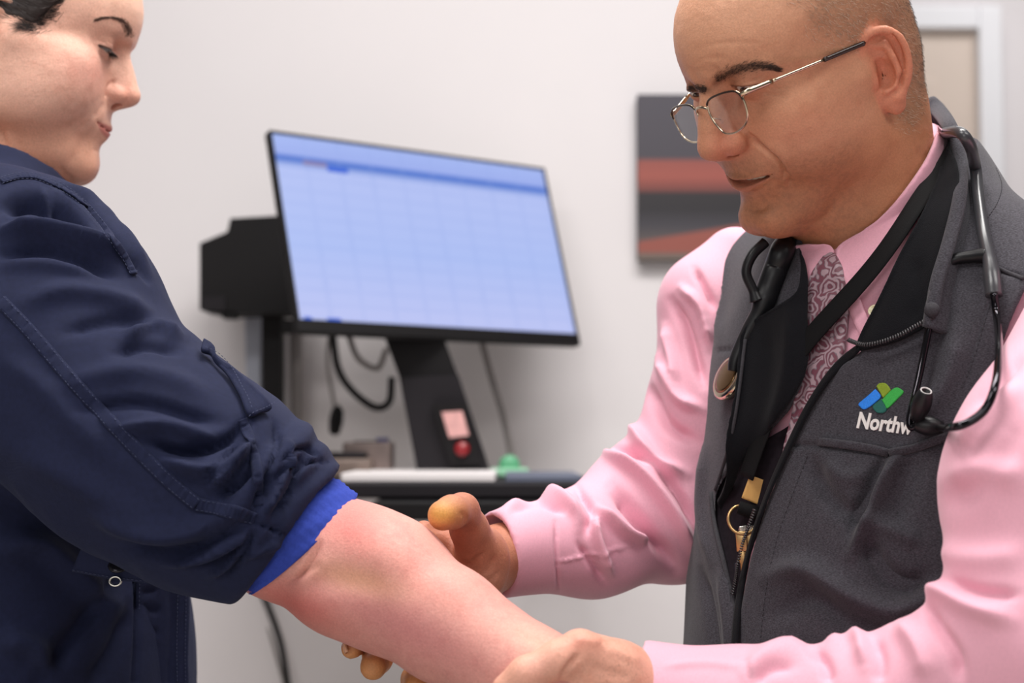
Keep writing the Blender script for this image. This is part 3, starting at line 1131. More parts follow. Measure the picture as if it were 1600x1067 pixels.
def patch(poly, bvh, lift, thick, step=4.0, smooth=3, curved=True, strokes=None, depth=None):
    """cloth piece cut along a traced outline and laid on the surface below; lift(px,py) or number; returns V,F
    depth: optional function (x,y)->depth used instead of the surface below"""
    p = spline(np.vstack([poly, poly[:1]]), 6)[:-1] if curved else np.asarray(poly, float)
    bd = resample(p, step)
    lo, hi = bd.min(0), bd.max(0)
    gx, gy = np.meshgrid(np.arange(lo[0], hi[0], step), np.arange(lo[1], hi[1], step))
    g = np.stack([gx.ravel(), gy.ravel()], 1)
    g = g[poly_sd(g[:, 0], g[:, 1], bd) < -0.6 * step]
    pts = np.vstack([bd, g])
    nb = len(bd)
    res = delaunay_2d_cdt([Vector(q) for q in pts], [(i, (i + 1) % nb) for i in range(nb)], [], 1, 1e-4)
    P2 = np.array([v[:] for v in res[0]])
    tris = [tuple(f) for f in res[2] if len(f) == 3]
    T = np.array(tris)
    if depth is None:
        V = np.array([hit(bvh, q[0], q[1])[0] for q in P2])
    else:
        V = np.array([at(q[0], q[1], depth(q[0], q[1])) for q in P2])
    # even out the depth only, so that the traced outline stays
    d = proj(V)[2]
    for _ in range(smooth):
        s = np.zeros(len(d)); c = np.zeros(len(d))
        for i in range(3):
            for j in range(3):
                if i != j:
                    s += np.bincount(T[:, i], d[T[:, j]], len(d))
                    c += np.bincount(T[:, i], minlength=len(d))
        d = 0.4 * d + 0.6 * s / np.maximum(c, 1)
    V = np.array([at(q[0], q[1], dd) for q, dd in zip(P2, d)])
    N = normals(V, T)
    cam_dir = np.array([0, 0, CAMZ]) - V
    fl = np.sign((N * cam_dir).sum(1).mean())
    if fl < 0:
        T = T[:, ::-1]
        N = -N
    for _ in range(10):
        M_ = np.zeros_like(N)
        for i in range(3):
            for j in range(3):
                for k in range(3):
                    M_[:, k] += np.bincount(T[:, i], N[T[:, j], k], len(N))
        N = M_ / np.maximum(np.linalg.norm(M_, axis=1), 1e-12)[:, None]
    L = lift if np.isscalar(lift) else np.array([lift(*q) for q in P2])
    V = V + N * (np.zeros(len(V)) + L)[:, None]
    if strokes:
        V = fold(V, N, strokes)
    # thickness
    n = len(V)
    B = V - N * thick
    edges = {}
    for t in T:
        for i in range(3):
            a, b = int(t[i]), int(t[(i + 1) % 3])
            edges[(a, b)] = 1
    bnd = [(a, b) for (a, b) in edges if (b, a) not in edges]
    F = [tuple(int(k) for k in t) for t in T] + [tuple(int(k) + n for k in t[::-1]) for t in T]
    F += [(b, a, a + n, b + n) for a, b in bnd]
    return np.vstack([V, B]), F


def lay(path, bvh, lift=0.0, n=6, curved=True, smooth=2):
    """3-D path and normals of a traced line on a surface"""
    p = spline(path, n) if curved and len(path) > 2 else resample(path, 6, False)
    h = [hit(bvh, q[0], q[1], lift) for q in p]
    V = np.array([a for a, _ in h])
    N = np.array([b for _, b in h])
    for _ in range(smooth):
        if len(V) > 4:
            V[1:-1] = 0.5 * V[1:-1] + 0.25 * (V[:-2] + V[2:])
            N[1:-1] = 0.5 * N[1:-1] + 0.25 * (N[:-2] + N[2:])
    return V, N / np.linalg.norm(N, axis=1)[:, None]


def stitches(path, bvh, lift, length=0.0026, gap=0.0016, r=0.00035):
    """row of single stitches along a traced line, joined into one mesh"""
    V, N = lay(path, bvh, lift)
    seg = np.linalg.norm(np.diff(V, axis=0), axis=1)
    s = np.concatenate([[0], np.cumsum(seg)])
    out = []
    t = 0.0
    while t + length < s[-1]:
        q = np.array([[np.interp(tt, s, V[:, k]) for k in range(3)] for tt in (t, t + length / 2, t + length)])
        out.append(tube(q, [r * 0.6, r, r * 0.6], 5))
        t += length + gap
    return join(out)


def inpoly3(P, poly):
    """signed distance (metres, roughly) to the cone of sight through a traced polygon"""
    x, y, d = proj(P)
    return poly_sd(x, y, poly) * np.clip(d, 0.2, None) / FPX

# ================================================================= man: torso, vest, shirt
pink = material('pink_shirt_cloth', srgb(228, 166, 184), rough=0.75, noise=(700, 0.05), bump=[(2200, 0.00008)], weave=None, sheen=(0.25, 0.5))
vest_mat = material('heather_grey_softshell', srgb(62, 60, 66), rough=0.9, spec=0.2, noise=(650, 0.55, (1, 1, 2.6)), bump=[(900, 0.0003)], sheen=(0.12, 0.5))
lining_mat = material('black_fleece_lining', srgb(13, 13, 18), rough=0.95, spec=0.15, noise=(900, 0.25), bump=[(1400, 0.0004)], sheen=(0.04, 0.6))
black_mat = material('black_webbing', srgb(11, 10, 12), rough=0.8, spec=0.2, noise=(900, 0.2), bump=[(1500, 0.0002)])
zip_mat = material('dark_zip_teeth', srgb(70, 68, 70), rough=0.35, metal=0.7)
seam_mat = material('vest_seam', srgb(52, 50, 55), rough=0.9, noise=(800, 0.3))

TH = math.radians(126)
mr = np.array([math.cos(TH), math.sin(TH), 0.0])
mf = np.array([-math.sin(TH), math.cos(TH), 0.0])
mu = np.array([0, 0, 1.0])
N0 = at(1390, 372, 1.36)
mR = np.stack([mr, mf, mu], 1)


def mb(r, f, u):
    return N0 + mr * r + mf * f + mu * u


SH_L = at(1800, 470, 1.17)
EL_L = at(1622, 1010, 1.05)
WR_L = at(992, 1088, 1.135)
SH_R = at(1118, 492, 1.47)
EL_R = at(1055, 815, 1.43)
WR_R = at(772, 866, 1.335)


def man_torso(P):
    d = ell(P, mb(0, 0.005, -0.19), (0.185, 0.118, 0.235), mR)
    d = smin(d, ell(P, mb(0, 0.022, -0.42), (0.165, 0.142, 0.24), mR), 0.08)
    d = smin(d, cap(P, mb(-0.05, -0.015, -0.035), mb(-0.165, -0.01, -0.085), 0.050, 0.058), 0.05)
    d = smin(d, cap(P, mb(0.05, -0.015, -0.035), mb(0.150, -0.01, -0.036), 0.050, 0.052), 0.05)
    d = smin(d, cap(P, mb(0, -0.02, 0.04), mb(0, -0.01, -0.06), 0.064, 0.075), 0.05)
    return d


near_pts = [SH_L, at(1655, 745, 1.09), EL_L, at(1400, 1118, 1.09), at(1185, 1124, 1.12), WR_L]
near_rs = [0.080, 0.074, 0.061, 0.052, 0.0455, 0.042]
far_pts = [SH_R, at(1108, 650, 1.45), EL_R, at(930, 845, 1.39), WR_R]
far_rs = [0.052, 0.053, 0.049, 0.044, 0.0375]


def near_arm(P):
    d = chain(P, near_pts, near_rs, 0.03)
    return d


def far_arm(P):
    d = chain(P, far_pts, far_rs, 0.03)
    d = smin(d, cap(P, at(1152, 416, 1.48), at(1102, 462, 1.47), 0.036, 0.038), 0.02)
    d = smin(d, ell(P, at(1000, 765, 1.43), (0.046, 0.042, 0.042)), 0.04)
    return d


def far_arm_cut(P):
    q = [at(1082, 500, 1.47), at(1076, 650, 1.45)] + far_pts[2:]
    return chain(P, q, far_rs, 0.03)


def bounds(pts, m):
    p = np.array(pts)
    return p.min(0) - m, p.max(0) + m


# ---- shirt
shirt_parts = []
lo, hi = bounds(near_pts[:], 0.11)
ax_n = (WR_L - near_pts[-2]) / np.linalg.norm(WR_L - near_pts[-2])


def near_sleeve(P):
    d = near_arm(P)
    s = (P - WR_L.astype(np.float32)) @ ax_n.astype(np.float32)
    d = smax(d, s, 0.003)
    return smax(d, -smax(near_arm(P) + 0.0065, -(s + 0.05), 0.003), 0.002)


V, Q = mesh_sdf(near_sleeve, lo, hi, 0.0026)
N = normals(V, Q)
V = V + N * (0.0022 * vnoise(V, 0.05, 3))[:, None]
V = fold(V, N, [
    # bunching along the top of the forearm
    ([(1160, 1067), (1185, 1035), (1225, 1012), (1262, 1012)], 15, 0.007),
    ([(1180, 1067), (1205, 1045), (1240, 1040)], 9, -0.005),
    ([(1290, 1010), (1318, 990), (1345, 1000), (1352, 1040)], 12, 0.008),
    ([(1268, 1016), (1288, 1035), (1296, 1067)], 9, -0.006),
    ([(1365, 1000), (1375, 1030), (1372, 1067)], 10, -0.005),
    ([(1395, 985), (1420, 990), (1440, 1020), (1450, 1060)], 16, 0.007),
    ([(1445, 940), (1462, 975), (1490, 1020), (1500, 1067)], 11, -0.008),
    ([(1440, 935), (1470, 925), (1520, 950), (1580, 968)], 14, 0.009),
    ([(1478, 910), (1530, 925), (1590, 930)], 10, -0.006),
    ([(1462, 850), (1500, 870), (1560, 872), (1600, 860)], 20, 0.005),
    ([(1470, 790), (1520, 760), (1570, 700), (1600, 640)], 22, -0.004),
    ([(1500, 690), (1545, 645), (1600, 600)], 16, 0.006),
    ([(1520, 640), (1560, 600), (1600, 555)], 9, -0.004),
    ([(1480, 745), (1540, 735), (1600, 745)], 20, 0.006),
    ([(1040, 1040), (1100, 1036), (1160, 1042)], 6, 0.002),
    ([(1164, 1030), (1168, 1050), (1172, 1067)], 4, -0.003),
], face=-0.1)
shirt_parts.append((V, Q))

lo, hi = bounds(far_pts, 0.10)
ax_f = (WR_R - far_pts[-2]) / np.linalg.norm(WR_R - far_pts[-2])


def far_sleeve(P):
    d = far_arm(P)
    s = (P - WR_R.astype(np.float32)) @ ax_f.astype(np.float32)
    d = smax(d, s, 0.003)
    return smax(d, -smax(far_arm(P) + 0.0055, -(s + 0.055), 0.003), 0.002)


V, Q = mesh_sdf(far_sleeve, lo, hi, 0.0022)
N = normals(V, Q)
V = V + N * (0.002 * vnoise(V, 0.045, 5))[:, None]
far_folds = [
    ([(785, 800), (830, 775), (870, 775), (900, 800), (905, 825)], 12, 0.006),
    ([(800, 800), (840, 785), (880, 800)], 7, -0.004),
    ([(900, 760), (925, 800), (918, 830)], 7, -0.005),
    ([(935, 795), (975, 830), (1015, 845)], 9, 0.008),
    ([(925, 800), (935, 850), (955, 895)], 8, 0.007),
    ([(905, 850), (925, 880), (945, 910)], 7, -0.004),
    ([(955, 760), (990, 800), (1030, 850), (1055, 890)], 13, -0.009),
    ([(945, 705), (1000, 740), (1050, 800), (1085, 860)], 11, 0.008),
    ([(955, 700), (1010, 715), (1060, 770), (1090, 830)], 8, -0.007),
    ([(985, 660), (1020, 720), (1070, 740)], 13, 0.006),
    ([(1010, 600), (1040, 660), (1085, 690)], 12, -0.006),
    ([(1030, 560), (1060, 620), (1095, 640)], 11, 0.006),
    ([(1050, 470), (1075, 520), (1100, 600)], 10, -0.006),
    ([(1065, 450), (1095, 480), (1110, 540)], 9, 0.006),
    ([(1040, 510), (1052, 560), (1058, 600)], 9, 0.005),
    ([(1085, 420), (1100, 450), (1115, 480)], 7, -0.004),
    ([(868, 815), (870, 860), (874, 930)], 3.5, -0.0035),
    ([(868, 878), (920, 868), (985, 852)], 2.5, 0.0022),
]
far_folds = [(f[0], f[1] * 0.78, f[2] * (1.75 if f[1] > 5 else 1.1)) for f in far_folds]
V = fold(V, N, far_folds, face=-0.1)
shirt_parts.append((V, Q))
farV, farQ = V, Q

lo, hi = N0 - np.array([0.30, 0.30, 0.62]), N0 + np.array([0.30, 0.30, 0.12])
base = lambda P: man_torso(P) - 0.002
V, Q = mesh_sdf(base, lo, hi, 0.004)
tbvh = bvh_of(V, Q)
shirt_parts.append((V, Q))
n = 0
VV, QQ = [], []
for v, q in shirt_parts:
    VV.append(v); QQ.append(q + n); n += len(v)
shirt = new_mesh('shirt', np.concatenate(VV), np.concatenate(QQ), pink, man)
shirt['label'] = 'pink long-sleeved dress shirt'
stamp('shirt')

# ---- vest shell
OPEN = [(1252, 380), (1256, 470), (1264, 560), (1232, 640), (1180, 690), (1146, 730), (1122, 768), (1120, 820), (1134, 880), (1152, 965),
        (1172, 880), (1202, 780), (1242, 690), (1272, 630), (1312, 572), (1350, 545), (1390, 440), (1440, 335), (1484, 250), (1470, 170), (1400, 120), (1300, 300)]
OPEN = spline(np.array(OPEN + OPEN[:1]), 2)[:-1]


def vest_sdf(P):
    t = man_torso(P)
    d = smax(t - 0.013, -(t - 0.006), 0.002)
    x, y, dd = proj(P)
    cut = poly_sd(x, y, OPEN) * dd / FPX
    front = (P - N0.astype(np.float32)) @ mf.astype(np.float32)
    cut = np.maximum(cut, -front - 0.01)
    d = smax(d, -cut, 0.003)
    d = smax(d, -(near_arm(P) - 0.004), 0.004)
    d = smax(d, -(far_arm_cut(P) - 0.003), 0.004)
    # neck hole
    d = smax(d, -cap(P, mb(0, 0.01, 0.2), mb(0, 0.0, -0.02), 0.078, 0.074), 0.004)
    return d


V, Q = mesh_sdf(vest_sdf, N0 - np.array([0.30, 0.30, 0.62]), N0 + np.array([0.30, 0.30, 0.10]), 0.0024)
N = normals(V, Q)
V = V + N * (0.0018 * vnoise(V, 0.06, 9))[:, None]
vest_folds = [
    # seam under the logo (chest pocket welt)
    ([(1240, 694), (1300, 698), (1385, 709), (1420, 703), (1490, 690)], 4, -0.0030, False),
    # sag below the pocket
    ([(1262, 715), (1290, 770), (1330, 800), (1370, 780)], 18, -0.006),
    ([(1290, 720), (1320, 745), (1360, 740)], 16, 0.004),
    ([(1404, 708), (1378, 760), (1348, 830), (1330, 868)], 11, 0.010),
    ([(1382, 712), (1352, 770), (1325, 830)], 11, -0.007),
    ([(1432, 705), (1415, 760), (1390, 820)], 22, -0.005),
    ([(1345, 840), (1380, 895), (1420, 915), (1450, 900)], 20, -0.010),
    ([(1200, 900), (1260, 890), (1330, 930), (1400, 955), (1460, 920)], 20, 0.010),
    ([(1210, 960), (1270, 935), (1330, 975), (1390, 990)], 20, -0.006),
    ([(1350, 810), (1400, 830), (1440, 850)], 16, 0.005),
    # chest drape running down from the shoulder
    ([(1480, 470), (1460, 540), (1440, 610)], 16, -0.004),
    ([(1500, 520), (1480, 590), (1440, 660)], 18, 0.004),
    ([(1545, 415), (1570, 425), (1600, 432)], 3, -0.0025),
    ([(1560, 440), (1530, 520), (1505, 610)], 2.5, -0.0012),
    # far panel
    ([(1130, 380), (1125, 450), (1120, 540)], 8, 0.003),
    ([(1120, 548), (1140, 546), (1160, 545)], 3, -0.002),
    ([(1100, 700), (1095, 800), (1110, 880)], 8, 0.004),
    ([(1095, 890), (1110, 960), (1120, 1040)], 8, -0.005),
    ([(1125, 900), (1135, 970), (1140, 1040)], 6, 0.004),
]
vest_folds = [(f[0], f[1] * (0.85 if f[1] > 6 else 1), f[2] * (1.25 if f[1] > 6 else 1)) + tuple(f[3:]) for f in vest_folds]
V = fold(V, N, vest_folds, face=-0.1)
vest = new_mesh('vest', V, Q, vest_mat, man)
vest['label'] = 'heather grey zip vest worn open'
vV, vQ = V, Q
vbvh = bvh_of(V, Q)
stamp('vest')

# ================================================================= man: collar, tie, zip, logo, lanyard, stethoscope, glasses
nk = (mW, mQ)
cb = bvh_of(np.concatenate([shirt_parts[2][0], mW]), np.concatenate([shirt_parts[2][1], mQ + len(shirt_parts[2][0])]))
all_cloth = bvh_of(np.concatenate([shirt_parts[2][0], vV]), np.concatenate([shirt_parts[2][1], vQ + len(shirt_parts[2][0])]))

# shirt collar leaves
near_leaf = [(1463, 188), (1471, 205), (1479, 240), (1458, 296), (1426, 348), (1382, 402), (1334, 457), (1322, 436), (1310, 404), (1316, 386), (1352, 362), (1398, 312), (1436, 258), (1456, 216)]
V, F = patch(near_leaf, cb, 0.007, 0.003, 4, 6, strokes=[([(1332, 450), (1390, 388), (1440, 318), (1470, 250)], 4, -0.0008, False)])
cl = new_mesh('shirt_collar', V, F, pink, shirt)
far_leaf = [(1250, 376), (1280, 380), (1302, 388), (1308, 402), (1298, 410), (1284, 424), (1272, 446), (1262, 452), (1250, 440), (1247, 420)]
V, F = patch(far_leaf, cb, 0.009, 0.003, 3, 6)
new_mesh('shirt_collar', V, F, pink, shirt)

# paisley tie
def paisley():
    m = material('paisley_tie_silk', srgb(150, 96, 110), rough=0.5, sheen=(0.2, 0.4))
    nt = m.node_tree
    L_ = nt.links.new
    b = nt.nodes['Principled BSDF']
    tc = nt.nodes.new('ShaderNodeTexCoord')
    ns = nt.nodes.new('ShaderNodeTexNoise')
    ns.inputs['Scale'].default_value = 60
    L_(tc.outputs['Object'], ns.inputs['Vector'])
    mx = nt.nodes.new('ShaderNodeMixRGB')
    mx.inputs[0].default_value = 0.02
    L_(tc.outputs['Object'], mx.inputs[1])
    L_(ns.outputs['Color'], mx.inputs[2])
    vo = nt.nodes.new('ShaderNodeTexVoronoi')
    vo.inputs['Scale'].default_value = 62
    L_(mx.outputs['Color'], vo.inputs['Vector'])
    mt = nt.nodes.new('ShaderNodeMath')
    mt.operation = 'MULTIPLY'
    mt.inputs[1].default_value = 26
    L_(vo.outputs['Distance'], mt.inputs[0])
    sn = nt.nodes.new('ShaderNodeMath')
    sn.operation = 'SINE'
    L_(mt.outputs[0], sn.inputs[0])
    cr = nt.nodes.new('ShaderNodeValToRGB')
    cr.color_ramp.elements[0].position = 0.25
    cr.color_ramp.elements[0].color = (*srgb(112, 62, 76), 1)
    cr.color_ramp.elements[1].position = 0.75
    cr.color_ramp.elements[1].color = (*srgb(164, 138, 146), 1)
    e = cr.color_ramp.elements.new(0.5)
    e.color = (*srgb(116, 108, 116), 1)
    mr_ = nt.nodes.new('ShaderNodeMapRange')
    mr_.inputs['From Min'].default_value = -1
    L_(sn.outputs[0], mr_.inputs['Value'])
    L_(mr_.outputs['Result'], cr.inputs['Fac'])
    L_(cr.outputs['Color'], b.inputs['Base Color'])
    return m


tie_mat = paisley()
tieP = [(1292, 404), (1308, 400), (1320, 420), (1326, 446), (1330, 470), (1326, 520), (1318, 570), (1292, 640), (1268, 720), (1228, 720), (1244, 640), (1250, 560), (1257, 490), (1268, 446), (1280, 424)]
V, F = patch(tieP, cb, lambda x, y: 0.008 + 0.004 * math.exp(-((y - 425) / 22) ** 2), 0.004, 4, 8, strokes=[
    ([(1262, 462), (1290, 452), (1326, 448)], 4, -0.002, False), ([(1296, 408), (1300, 430), (1296, 446)], 4, -0.0012), ([(1310, 410), (1316, 430), (1312, 450)], 4, -0.0012)])
tie = new_mesh('tie', V, F, tie_mat, man)
tie['label'] = 'burgundy and grey paisley tie'
# placket edge with buttons
V, N = lay([(1332, 462), (1348, 500), (1362, 530)], cb, 0.004)
V, F = strip(V, N, 0.012, 0.0012)
new_mesh('placket', V, F, pink, shirt)
butt_mat = material('pearl_button', srgb(226, 214, 176), rough=0.25, coat=0.5)
for bx_, by_ in ((1372, 491),):
    p, n_ = hit(cb, bx_, by_, 0.0075)
    R_ = axes_from(z=n_, x=(1, 0, 0))
    V, F = lathe([(0.0001, 0.0005), (0.0026, 0.0006), (0.0036, 0.0016), (0.0046, 0.0018), (0.0050, 0.001), (0.0048, -0.001), (0.0001, -0.0012)], 20, (R_, p))
    b_ = new_mesh('button', V, F, butt_mat, shirt)
    b_['label'] = 'small cream shirt button'

# ---- vest linings turned outwards
lin_l = [(1480, 240), (1462, 292), (1436, 345), (1404, 406), (1374, 472), (1342, 545), (1382, 541), (1420, 527), (1452, 502), (1466, 450), (1484, 392), (1496, 330), (1498, 272)]
V, F = patch(lin_l, all_cloth, lambda x, y: 0.006 + 0.006 * math.exp(-((x - (1500 - 0.1 * (y - 300))) / 30) ** 2), 0.004, 4, 25, curved=True,
             strokes=[([(1430, 400), (1440, 460), (1420, 510)], 14, -0.002)])
ll = new_mesh('vest_lining', V, F, lining_mat, vest)
ll['label'] = 'black lining of the turned-back collar'
lin_r = [(1250, 392), (1244, 462), (1210, 488), (1180, 508), (1170, 530), (1166, 580), (1158, 640), (1142, 710), (1120, 764), (1128, 776), (1142, 742), (1172, 704), (1222, 650), (1262, 575), (1262, 470)]
V, F = patch(lin_r, all_cloth, lambda x, y: 0.012 + 0.010 * math.exp(-((x - (1150 - 0.12 * (y - 560))) / 26) ** 2), 0.004, 4, 25,
             strokes=[([(1200, 500), (1195, 600), (1170, 700)], 16, -0.004), ([(1235, 480), (1228, 580), (1200, 680)], 10, 0.003), ([(1160, 540), (1152, 620), (1130, 720)], 5, 0.002)])
lr = new_mesh('vest_lining', V, F, lining_mat, vest)
lr['label'] = 'black lining of the folded front edge'
lrV = (V, F)

plum = material('plum_lining_and_shade', srgb(30, 24, 30), rough=0.9, spec=0.15, noise=(300, 0.2))  # dark sheet: vest lining, with the shirt's shade put into its colour
V, F = patch([(1112, 752), (1150, 720), (1196, 690), (1238, 660), (1226, 720), (1204, 782), (1176, 872), (1153, 962), (1136, 890), (1118, 822)], cb, 0.006, 0.003, 5, 20, curved=False)
new_mesh('vest_lining', V, F, plum, vest)['label'] = 'dark sheet for the lining and shaded shirt inside the vest front'
# edges: collar roll, piping, zip
def roll(name, path, r, mat, bvh, lift, ratio=0.7, parent=None, seg=10, rs=None):
    V, N = lay(path, bvh, lift, 6, True, 8)
    rr = r if rs is None else np.interp(np.linspace(0, 1, len(V)), *rs)
    V, F = tube(V, rr, seg, True, (N, ratio))
    return new_mesh(name, V, F, mat, parent or vest)


big = all_cloth
cd0 = proj(hit(big, 1500, 262)[0][None])[2][0]
ce = free = spline(np.array([at(1452, 160, 1.42), at(1466, 172, 1.40), at(1482, 194, cd0 + 0.035), at(1494, 222, cd0 + 0.012), at(1501, 262, cd0 - 0.010)] + [hit(big, x_, y_, 0.012)[0] for x_, y_ in ((1499, 330), (1487, 392), (1470, 450), (1456, 492))]), 8)
cn = np.tile(np.array([-0.45, -0.85, 0.3]), (len(ce), 1))
V, F = tube(ce, np.interp(np.linspace(0, 1, len(ce)), [0, 0.3, 1], [0.0075, 0.006, 0.0055]), 12, True, (cn, 0.6))
new_mesh('collar_edge', V, F, vest_mat, vest)
# stand of the collar behind the roll
sh = np.tile(np.array([0.35, -0.75, -0.2]), (len(ce), 1))
V, F = strip(ce + np.array([0.006, 0.006, -0.016]), sh, 0.034, 0.004)
new_mesh('collar_stand', V, F, vest_mat, vest)
lb = bvh_of(np.concatenate([shirt_parts[2][0], vV, lrV[0]]), [tuple(q) for q in shirt_parts[2][1].tolist()] + [tuple(i + len(shirt_parts[2][0]) for i in q) for q in vQ.tolist()] + [tuple(i + len(shirt_parts[2][0]) + len(vV) for i in f) for f in lrV[1]])
roll('front_piping', [(1164, 530), (1158, 580), (1150, 640), (1136, 710), (1118, 766)], 0.0016, seam_mat, lb, 0.0005, 0.8)
roll('front_piping', [(1112, 770), (1117, 820), (1131, 880), (1150, 962)], 0.0022, seam_mat, lb, 0.001, 0.8)
V, N = lay([(1350, 546), (1314, 572), (1273, 630), (1243, 690), (1203, 780), (1174, 870), (1157, 960), (1153, 1040)], big, 0.003, 6, True, 12)
V, F = strip(V, N, 0.0085, 0.0018)
new_mesh('zip_tape', V, F, lining_mat, vest)


def zip_teeth(path, bvh, lift, pitch=0.0022, w=0.0046):
    V, N = lay(path, bvh, lift, 8, True, 8)
    s = np.concatenate([[0], np.cumsum(np.linalg.norm(np.diff(V, axis=0), axis=1))])
    out, t = [], 0
    while t < s[-1]:
        c = np.array([np.interp(t, s, V[:, k]) for k in range(3)])
        c2 = np.array([np.interp(t + 0.001, s, V[:, k]) for k in range(3)])
        n_ = np.array([np.interp(t, s, N[:, k]) for k in range(3)])
        tn = c2 - c
        if np.linalg.norm(tn) < 1e-7:
            break
        R_ = axes_from(x=tn, y=np.cross(n_, tn))
        out.append(box((-pitch * 0.3, -w / 2, -0.0008), (pitch * 0.3, w / 2, 0.0011), 0, (R_, c)))
        t += pitch
    return join(out)


V, F = zip_teeth([(1455, 502), (1436, 518), (1412, 532), (1380, 543), (1345, 549)], big, 0.013, 0.0021, 0.0032)
z1 = new_mesh('zip_teeth', V, F, zip_mat, vest)
z1['kind'] = 'stuff'
V, F = zip_teeth([(1196, 802), (1180, 850), (1170, 890), (1160, 930)], big, 0.010, 0.0021, 0.0036)
z2 = new_mesh('zip_teeth', V, F, zip_mat, vest)
z2['kind'] = 'stuff'
p, n_ = hit(big, 1455, 492, 0.016)
V, F = lathe([(0.0001, 0.004), (0.004, 0.0034), (0.0058, 0.001), (0.0058, -0.002), (0.0001, -0.004)], 16, (axes_from(z=n_, x=(1, 0, 0)), p))
new_mesh('collar_end', V, F, seam_mat, vest)
for path in ([(1240, 686), (1300, 691), (1345, 697), (1390, 705)], [(1392, 706), (1420, 700), (1455, 690), (1490, 679)]):
    V, N = lay(path, vbvh, 0.0012, 6, True, 6)
    new_mesh('pocket_welt', *strip(V, N, 0.0065, 0.0022), vest_mat, vest)
# stitched seams on the vest
for nm, path in (('seam', [(1560, 440), (1540, 500), (1522, 560), (1500, 612)]), ('seam', [(1555, 262), (1565, 290), (1558, 318), (1540, 345)]),
                 ('seam', [(1262, 712), (1236, 780), (1212, 850), (1196, 930), (1188, 1010)])):
    V, F = stitches(path, big, 0.0006)
    o = new_mesh(nm, V, F, seam_mat, vest)
    o['kind'] = 'stuff'
roll('yoke_seam', [(1508, 398), (1540, 408), (1570, 424), (1600, 436)], 0.0016, seam_mat, big, 0.001)

# ---- emblem and lettering on the chest
zc_ = lambda a, b: (1310 + a * 0.15, 560 + b * 0.15)
for nm, c, pts in (('emblem_bar', srgb(30, 130, 235), [(388, 320), (420, 355), (445, 402), (375, 470), (305, 520), (262, 530), (235, 510), (215, 472), (300, 398)]),
                   ('emblem_bar', srgb(128, 150, 20), [(398, 292), (425, 263), (475, 256), (515, 278), (545, 332), (510, 370), (470, 408), (435, 350)]),
                   ('emblem_bar', srgb(48, 170, 66), [(455, 432), (510, 375), (565, 322), (612, 304), (655, 322), (680, 356), (610, 432), (515, 520), (485, 480)]),
                   ('emblem_bar', srgb(10, 92, 84), [(452, 420), (480, 470), (506, 520), (492, 555), (442, 572), (392, 556), (360, 500), (410, 452)])):
    V, F = patch([zc_(*q) for q in pts], vbvh, 0.0010, 0.0012, 1.6, 3)
    o = new_mesh(nm, V, F, material('emblem_thread', c, rough=0.6, noise=(1500, 0.2), bump=[(2500, 0.0003)]), vest)


def lettering(txt, o_px, u_px, v_px, width_chars, bvh, lift, name, mat, parent):
    """text laid on a surface: origin, baseline vector over the width of width_chars, cap-height vector"""
    def mesh_of(t):
        cu = bpy.data.curves.new('txt', 'FONT')
        cu.body = t
        cu.offset = 0.028
        cu.resolution_u = 3
        ob = bpy.data.objects.new('txt', cu)
        COL.objects.link(ob)
        bpy.context.view_layer.update()
        me = ob.evaluated_get(bpy.context.evaluated_depsgraph_get()).to_mesh()
        V = np.array([v.co[:] for v in me.vertices])
        F = [tuple(p_.vertices) for p_ in me.polygons]
        bpy.data.objects.remove(ob)
        bpy.data.curves.remove(cu)
        return V, F
    wv, _ = mesh_of(width_chars)
    x0, x1 = wv[:, 0].min(), wv[:, 0].max()
    capv, _ = mesh_of('N')
    hcap = capv[:, 1].max()
    V, F = mesh_of(txt)
    px = np.array(o_px) + (V[:, :1] - x0) / (x1 - x0) * np.array(u_px) + V[:, 1:2] / hcap * np.array(v_px)
    W, Nn = [], []
    for q in px:
        a, b = hit(bvh, q[0], q[1], lift)
        W.append(a); Nn.append(b)
    W, Nn = np.array(W), np.array(Nn)
    n = len(W)
    ed = {}
    for f in F:
        for i in range(len(f)):
            ed[(f[i], f[(i + 1) % len(f)])] = 1
    FF = list(F) + [tuple(i + n for i in f[::-1]) for f in F] + [(b, a, a + n, b + n) for (a, b) in ed if (b, a) not in ed]
    return new_mesh(name, np.vstack([W, W - Nn * 0.0016]), FF, mat, parent, smooth=False)


lett = lettering('Northw', (1339, 668), (65.5, 8.2), (5.5, -24.5), 'North', vbvh, 0.0012, 'lettering', material('white_thread', srgb(226, 222, 218), rough=0.7), vest)
lett['label'] = 'white embroidered lettering'

# ---- lanyard with tag, clip and keys
lany = thing('lanyard', 'black lanyard strap hanging from the man\'s neck with tan tag and keys', 'lanyard', hit(all_cloth, 1230, 620)[0])
lp = [(1484, 236), (1466, 278), (1434, 344), (1392, 412), (1340, 474), (1296, 522), (1256, 574), (1228, 640), (1207, 700), (1190, 752)]
V, N = lay(lp, cb, 0.016, 6, True, 10)
V, F = strip(V, N, np.interp(np.linspace(0, 1, len(V)), [0, 0.5, 1], [0.014, 0.0175, 0.019]), 0.0012)
new_mesh('strap', V, F, black_mat, lany)
d0 = proj(hit(cb, 1185, 760, 0.016)[0][None])[2][0]


def slab(pts, d, th, step=3):
    return patch(pts, None, 0, th, step, 0, curved=False, depth=lambda x, y: d)


